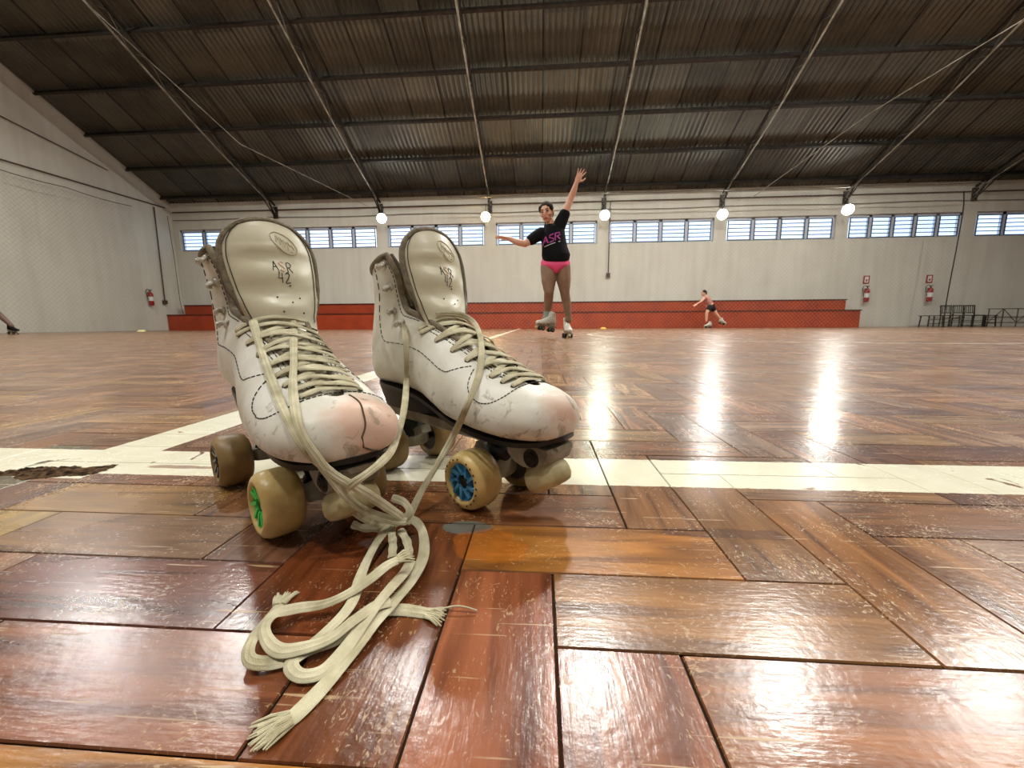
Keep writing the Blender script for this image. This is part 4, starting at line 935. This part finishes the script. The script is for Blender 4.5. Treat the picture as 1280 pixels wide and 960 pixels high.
def hand(m, w, d, n, s=1., side=1, curl=.25, spread=.2):
    w = V(w); d = V(d).normalized(); n = (V(n)-d*V(n).dot(d)).normalized(); x = d.cross(n)*side; B = Matrix((x, d, n)).transposed()
    m.ell(w+d*.045*s, (.038*s, .055*s, .015*s), B); m.chain([w-d*.01*s, w+d*.02*s], [.023*s, .022*s])
    for i, (o, l) in enumerate(((-.030, .062), (-.010, .074), (.010, .080), (.030, .070))):
        a = (o/.03)*spread; dd = (d*cos(a)+x*sin(a)).normalized(); p = w+d*.085*s+x*o*s; c1 = curl
        q = p+dd*l*.5*s-n*l*.5*c1*.5*s; r_ = q+(dd-n*c1*1.5).normalized()*l*.5*s; m.chain([p-d*.02*s, p, q, r_], [.0095*s, .0092*s, .0085*s, .0072*s], 10)
    p = w+d*.03*s+x*.03*s; m.chain([p, p+(d*.6+x*.9).normalized()*.04*s, p+(d*.75+x*.65).normalized()*.075*s], [.014*s, .0105*s, .0085*s], 10)
def torso(m, rows, n=24, mi=0):
    R = [[V((c[0]+rx*cos(2*pi*k/n), c[1]+ry*sin(2*pi*k/n), c[2]+(c[3] if len(c) > 3 else 0)*cos(2*pi*k/n))) for k in range(n)] for c, rx, ry in rows]; m.rings(R, True, True, mi)
def worn_skate(root, o, M4, boot=None, lite=False):
    # boot, plate and four wheels of a worn quad skate in the main skate's proportions
    b = MB(); R = []
    for u in np.arange(0, NS+.01, .5): R.append([M4 @ boot_pt(u, 2*pi*k/20) for k in range(20)])
    b.rings(R, True, True); s = b.build('skate', boot or M_HOOKW, root, off=o, angle=70)
    b = MB(); b.box((-.2, -.022, .058), (.08, .022, .076), M=M4); b.box((-.21, -.03, .076), (-.11, .03, .104), M=M4); b.box((-.012, -.05, .022), (.012, .05, .04), M=M4); b.box((-.172, -.05, .022), (-.148, .05, .04), M=M4); b.box((-.01, -.012, .03), (.01, .012, .06), M=M4); b.box((-.17, -.012, .03), (-.15, .012, .06), M=M4)
    b.build('plate', M_PLATE, s, False, o)
    R3 = M4.to_3x3()
    for x in (0, -.16):
        for sy in (-1, 1):
            b = MB(); b.lathe([(.012, .0165), (.024, .0165), (.029, .011), (.029, -.011), (.024, -.0165), (.012, -.0165)], M4 @ V((x, sy*.0375, .029)), R3 @ V((0, 1, 0)), 20); b.lathe([(.0125, .012), (.0005, .012)], M4 @ V((x, sy*.0375, .029)), R3 @ V((0, sy, 0)), 16)
            b.build('wheel', M_BLACK, s, off=o)
    b = MB(); b.cyl(M4 @ V((.07, 0, .045)), M4 @ V((.08, 0, .018)), .02, n=14); b.build('toe_stop', M_STOP, s, off=o)
    return s
def frame(pos, fwd, upv):
    f = V(fwd).normalized(); u = V(upv); u = (u-f*u.dot(f)).normalized(); l = u.cross(f); M_ = Matrix((f, l, u)).transposed().to_4x4(); M_.translation = V(pos); return M_

# ---- skater in the middle distance
Y1 = 5.309; o1 = V((.30, Y1, 0))
p1 = thing('person', 'skater in black shirt and pink shorts balancing on one skate with one arm raised high', 'person', o1)
bd = MB()
torso(bd, [((.185, 5.34, .83), .10, .09), ((.185, 5.34, .90), .175, .115), ((.185, 5.34, .98), .165, .11), ((.185, 5.33, 1.08), .15, .115), ((.165, 5.33, 1.2), .145, .11), ((.145, 5.33, 1.3, .02), .155, .10), ((.135, 5.33, 1.37, .035), .13, .07), ((.13, 5.33, 1.42), .06, .05)])
bd.chain([(.125, 5.335, 1.40), (.100, 5.32, 1.475)], [.058, .05])
bd.chain([(.0, 5.33, 1.315), (-.205, 5.27, 1.182), (-.305, 5.24, 1.20), (-.412, 5.215, 1.243)], [.062, .043, .040, .026])
bd.chain([(.235, 5.33, 1.42), (.30, 5.32, 1.56), (.352, 5.30, 1.69), (.395, 5.26, 1.79), (.425, 5.22, 1.878)], [.066, .052, .041, .038, .026])
hand(bd, (-.412, 5.215, 1.243), (-1, -.1, .12), (.1, .2, 1), 1.0, 1, .05, .28)
hand(bd, (.425, 5.22, 1.878), (.42, -.1, .9), (-.2, 1, .2), 1.0, -1, .25, .35)
LR = [(.098, 5.34, .90), (.100, 5.28, .72), (.103, 5.235, .575), (.098, 5.29, .46), (.088, 5.35, .315)]; RR_ = [.108, .094, .062, .060, .042]
LLg = [(.272, 5.34, .90), (.292, 5.325, .74), (.308, 5.31, .575), (.335, 5.33, .44), (.362, 5.335, .25)]; RL_ = [.108, .094, .062, .058, .040]
bd.chain(LR, [r-.004 for r in RR_]); bd.chain(LLg, [r-.004 for r in RL_])
parts = head(bd, None, (.068, 5.30, 1.572), (-.30, -1, -.28), (-.12, 0, 1), 1.08, p1, tail=[(0, -.075, .02), (.03, -.10, -.05), (.06, -.10, -.13), (.085, -.07, -.20)])
ob = bd.build('body', M_SKIN, p1, off=o1); remesh(ob, .0055, 5)
for e, nm, m_, vx in parts:
    q = e.build(nm, m_, p1, off=o1)
    if vx: remesh(q, vx, 4)
tb = MB(); tb.chain(LR, RR_); tb.chain(LLg, RL_); torso(tb, [((.185, 5.34, .80), .06, .07), ((.185, 5.34, .84), .13, .10), ((.185, 5.34, .90), .170, .11)]); remesh(tb.build('tights', M_TIGHT, p1, off=o1), .008, 6)
sh = MB(); torso(sh, [((.185, 5.335, .815), .034, .110), ((.185, 5.335, .85), .085, .128), ((.185, 5.335, .885), .155, .136), ((.185, 5.335, .915), .188, .138), ((.185, 5.34, .95), .190, .130), ((.185, 5.34, 1.0), .176, .122)])
remesh(sh.build('shorts', M_PINK, p1, off=o1), .008, 4)
ts = MB(); torso(ts, [((.187, 5.335, .945), .140, .115), ((.189, 5.33, .965), .168, .142), ((.190, 5.325, 1.05), .183, .156), ((.172, 5.325, 1.15), .162, .138), ((.155, 5.325, 1.25), .158, .125), ((.14, 5.33, 1.33, .03), .155, .108), ((.13, 5.33, 1.385, .05), .125, .085), ((.125, 5.333, 1.425), .065, .06)])
ts.chain([(.0, 5.33, 1.315), (-.06, 5.315, 1.28), (-.125, 5.295, 1.235)], [.078, .075, .068]); ts.chain([(.225, 5.33, 1.40), (.262, 5.325, 1.48), (.292, 5.32, 1.54)], [.085, .078, .070])
tee = ts.build('tee_shirt', M_TEE, p1, off=o1); remesh(tee, .007, 6)
# shirt print: letters A S R curved on the chest with a white bar under them
def chest(x, z):
    rows = [(1.05, .185, .176, .148), (1.15, .172, .162, .138), (1.25, .155, .158, .125), (1.33, .14, .155, .108)]
    z_ = min(max(z, 1.05), 1.329)
    for a, b in zip(rows, rows[1:]):
        if a[0] <= z_ <= b[0]: f = (z_-a[0])/(b[0]-a[0]); cx, rx, ry = [a[k]+(b[k]-a[k])*f for k in (1, 2, 3)]
    q = max(0, 1-((x-cx)/rx)**2); return V((x, 5.327-ry*sqrt(q)-.004, z))
def pl(mb, pts, r=.0085): mb.tube([V(p) for p in pts], r, 6)
pr = MB(); tl_ = .30
def LT(cx, w_, strokes, r=.0085):
    for s_ in strokes:
        pts = []
        for (x, z) in s_:
            X = cx+x*w_; Z = 1.235+z*.045+(X-.14)*tl_; pts.append(chest(X, Z))
        pl(pr, pts, r)
LT(.055, .032, [[(-1, -1), (-.5, 0), (0, 1)], [(0, 1), (.5, 0), (1, -1)], [(-.5, -.2), (.5, -.2)]]); LT(.130, .026, [[(1, 1), (-.8, .9), (-1, .3), (0, 0), (1, -.3), (.8, -.9), (-1, -1)]]); LT(.205, .030, [[(-1, -1), (-1, 0), (-1, 1)], [(-1, 1), (.7, .9), (.9, .3), (-.6, 0)], [(-.2, 0), (1, -1)]])
pr.build('shirt_lettering', M_PRINT, tee, off=o1)
pw = MB(); pl(pw, [chest(x, 1.165+(x-.14)*tl_) for x in np.arange(.04, .19, .015)], .0045); pl(pw, [chest(x, 1.165+(x-.14)*tl_) for x in (.215, .235)], .006); pw.build('shirt_underline', M_PW, tee, off=o1)
worn_skate(p1, o1, frame((.356, 5.235, 0), (.10, -1, 0), (0, 0, 1)))
worn_skate(p1, o1, frame((-.0, 5.21, .098), (-.78, -.60, .16), (.14, .05, 1)))
sc = MB(); sc.chain([(.090, 5.35, .345), (.084, 5.32, .27), (.075, 5.30, .235)], [.050, .056, .060]); sc.build('sock', mat('grey green ankle sock', (120, 122, 104), .8), p1, off=o1)
sc = MB(); sc.chain([(.360, 5.335, .27), (.361, 5.33, .23)], [.043, .045]); sc.build('sock', M_TIGHT, p1, off=o1)

# ---- simple distant figure from joints
def figure(o, J, cl, label, s=1., face=(-1, 0, 0), vox=.011, bare=False):
    o = V(o); p = thing('person', label, 'person', o); b = MB()
    j = {k: V(v) for k, v in J.items()}
    b.chain([j['hipc'], j['waist'], j['chest'], j['neck']], [.115*s, .100*s, .115*s, .06*s]); b.chain([j['neck'], j['head']+V((0, 0, -.05))], [.05*s, .045*s])
    for q in 'RL':
        b.chain([j['chest'], j['sh'+q], j['el'+q], j['wr'+q]], [.08*s, .055*s, .040*s, .026*s]); hand(b, j['wr'+q], j['wr'+q]-j['el'+q], (0, -.6, 1), s, 1 if q == 'L' else -1, .2, .25)
        b.chain([j['hip'+q], (j['hip'+q]+j['kn'+q])/2, j['kn'+q], (j['kn'+q]*.65+j['an'+q]*.35), j['an'+q]], [.095*s, .08*s, .055*s, .055*s, .036*s])
    parts = head(b, None, j['head'], face, (0, 0, 1), s, p, tail=[(0, -.08, .02), (0, -.11, .01), (0, -.12, -.02)])
    remesh(b.build('body', M_SKIN, p, off=o), vox, 3)
    for e, nm, m_, vx in parts:
        q = e.build(nm, m_, p, off=o)
        if vx: remesh(q, .01, 2)
    top, bot, legs, shoe = cl
    t_ = MB(); t_.chain([j['waist'], j['chest'], (j['chest']+j['neck'])/2], [.112*s, .127*s, .095*s])
    for q in 'RL': t_.chain([j['chest'], j['sh'+q]], [.09*s, .064*s])
    remesh(t_.build('top', top, p, off=o), vox, 3)
    t_ = MB(); t_.chain([j['waist']*.4+j['hipc']*.6, j['hipc']], [.108*s, .118*s])
    for q in 'RL': t_.chain([j['hip'+q], j['hip'+q]*.6+j['kn'+q]*.4], [.100*s, .090*s])
    remesh(t_.build('shorts', bot, p, off=o), vox, 3)
    if legs:
        t_ = MB()
        for q in 'RL': t_.chain([j['hip'+q], j['kn'+q], (j['kn'+q]*.65+j['an'+q]*.35), j['an'+q]], [.096*s, .060*s, .060*s, .042*s])
        remesh(t_.build('tights', legs, p, off=o), vox, 3)
    for q in 'RL':
        M4 = frame(j['ft'+q], j['toe'+q], j['up'+q]) @ Matrix.Scale(s, 4)
        worn_skate(p, o, M4, shoe)
    return p
q0 = wy(881, 407, 15.0); fx, fy = q0.x, 15.0
def F(px, py, dy=0.): return wy(px, py, fy+dy)
J = dict(head=F(880, 366), neck=F(883, 371.5), chest=F(884.5, 375), waist=F(887, 379), hipc=F(889.5, 382.5), shR=F(881, 372, -.12), elR=F(877, 376.5, -.2), wrR=F(871, 380, -.25), shL=F(886, 372, .12), elL=F(888, 376.5, .22), wrL=F(885, 380, .28),
         hipR=F(887.5, 384, -.08), knR=F(883.5, 391, -.1), anR=F(883, 401, -.08), hipL=F(890.5, 384, .08), knL=F(895, 392, .1), anL=F(901, 399, .1),
         ftR=tuple(V((F(881.5, 407).x, fy-.08, 0))), toeR=(-1, -.1, 0), upR=(0, 0, 1), ftL=tuple(F(907, 406, .1)-V((.12, 0, -.0))), toeL=(.9, 0, -.35), upL=(.35, 0, .9))
J['ftL'] = tuple(J['anL']+V((-.02, 0, -.19))); J['toeL'] = (-.8, 0, -.45); J['upL'] = (-.45, 0, .9)
J['toeL'] = (.9, 0, -.25); J['upL'] = (.25, 0, .95); J['ftL'] = tuple(J['anL']+V((.10, 0, -.20)))
figure((fx, fy, 0), J, (mat('dusty pink top', (186, 130, 118), .8), mat('black shorts', (22, 20, 22), .8), None, M_HOOKW), 'distant skater in pink top and black shorts striding left before the red-orange bleacher', .92, (-1, -.15, -.1))
# person at the left edge, only the trailing foot in view
lx, ly = gz(14, 417.8).x, gz(14, 417.8).y
ft = V((lx, ly, 0)); 
J = dict(anR=ft+V((-.02, .05, .20)), knR=ft+V((-.40, .1, .50)), hipR=ft+V((-.80, .12, .72)), hipL=ft+V((-.82, -.08, .72)), knL=ft+V((-1.15, -.1, .52)), anL=ft+V((-1.02, -.1, .22)), hipc=ft+V((-.84, .02, .78)), waist=ft+V((-.98, .02, .95)), chest=ft+V((-1.15, .02, 1.15)), neck=ft+V((-1.28, .02, 1.30)), head=ft+V((-1.34, .02, 1.44)),
         shR=ft+V((-1.17, .2, 1.22)), elR=ft+V((-1.25, .42, 1.05)), wrR=ft+V((-1.15, .48, .85)), shL=ft+V((-1.17, -.16, 1.22)), elL=ft+V((-1.35, -.4, 1.15)), wrL=ft+V((-1.5, -.6, 1.2)),
         ftR=tuple(ft+V((.06, .05, .0))), toeR=(1, -.1, 0), upR=(0, 0, 1), ftL=tuple(ft+V((-1.12, -.1, 0))), toeL=(-1, 0, 0), upL=(0, 0, 1))
figure((ft.x-.8, ft.y, 0), J, (mat('grey top', (120, 118, 120), .8), M_TEE, mat('brown tights', (112, 82, 74), .6), M_TEE), 'person at the left edge, only a tan leg ending in a dark skate in view', 1., (-1, 0, 0))

# ================================================================== world and colour
w = bpy.data.worlds.new('overcast sky'); bpy.context.scene.world = w; w.use_nodes = True
wn = w.node_tree; bg = wn.nodes['Background']; tc = N(wn, 'ShaderNodeTexCoord'); no = N(wn, 'ShaderNodeTexNoise', i_Scale=3., i_Detail=5.); wn.links.new(tc.outputs['Generated'], no.inputs['Vector'])
rp = N(wn, 'ShaderNodeValToRGB'); rp.color_ramp.elements[0].position = .35; rp.color_ramp.elements[0].color = (.60, .76, 1., 1); rp.color_ramp.elements[1].position = .65; rp.color_ramp.elements[1].color = (.86, .93, 1., 1)
wn.links.new(no.outputs[0], rp.inputs[0]); wn.links.new(rp.outputs[0], bg.inputs[0]); bg.inputs[1].default_value = 2.1
sc_ = bpy.context.scene; vs = sc_.view_settings; vs.view_transform = 'Standard'; vs.look = 'None'; vs.gamma = 1; vs.use_curve_mapping = False; vs.exposure = .12
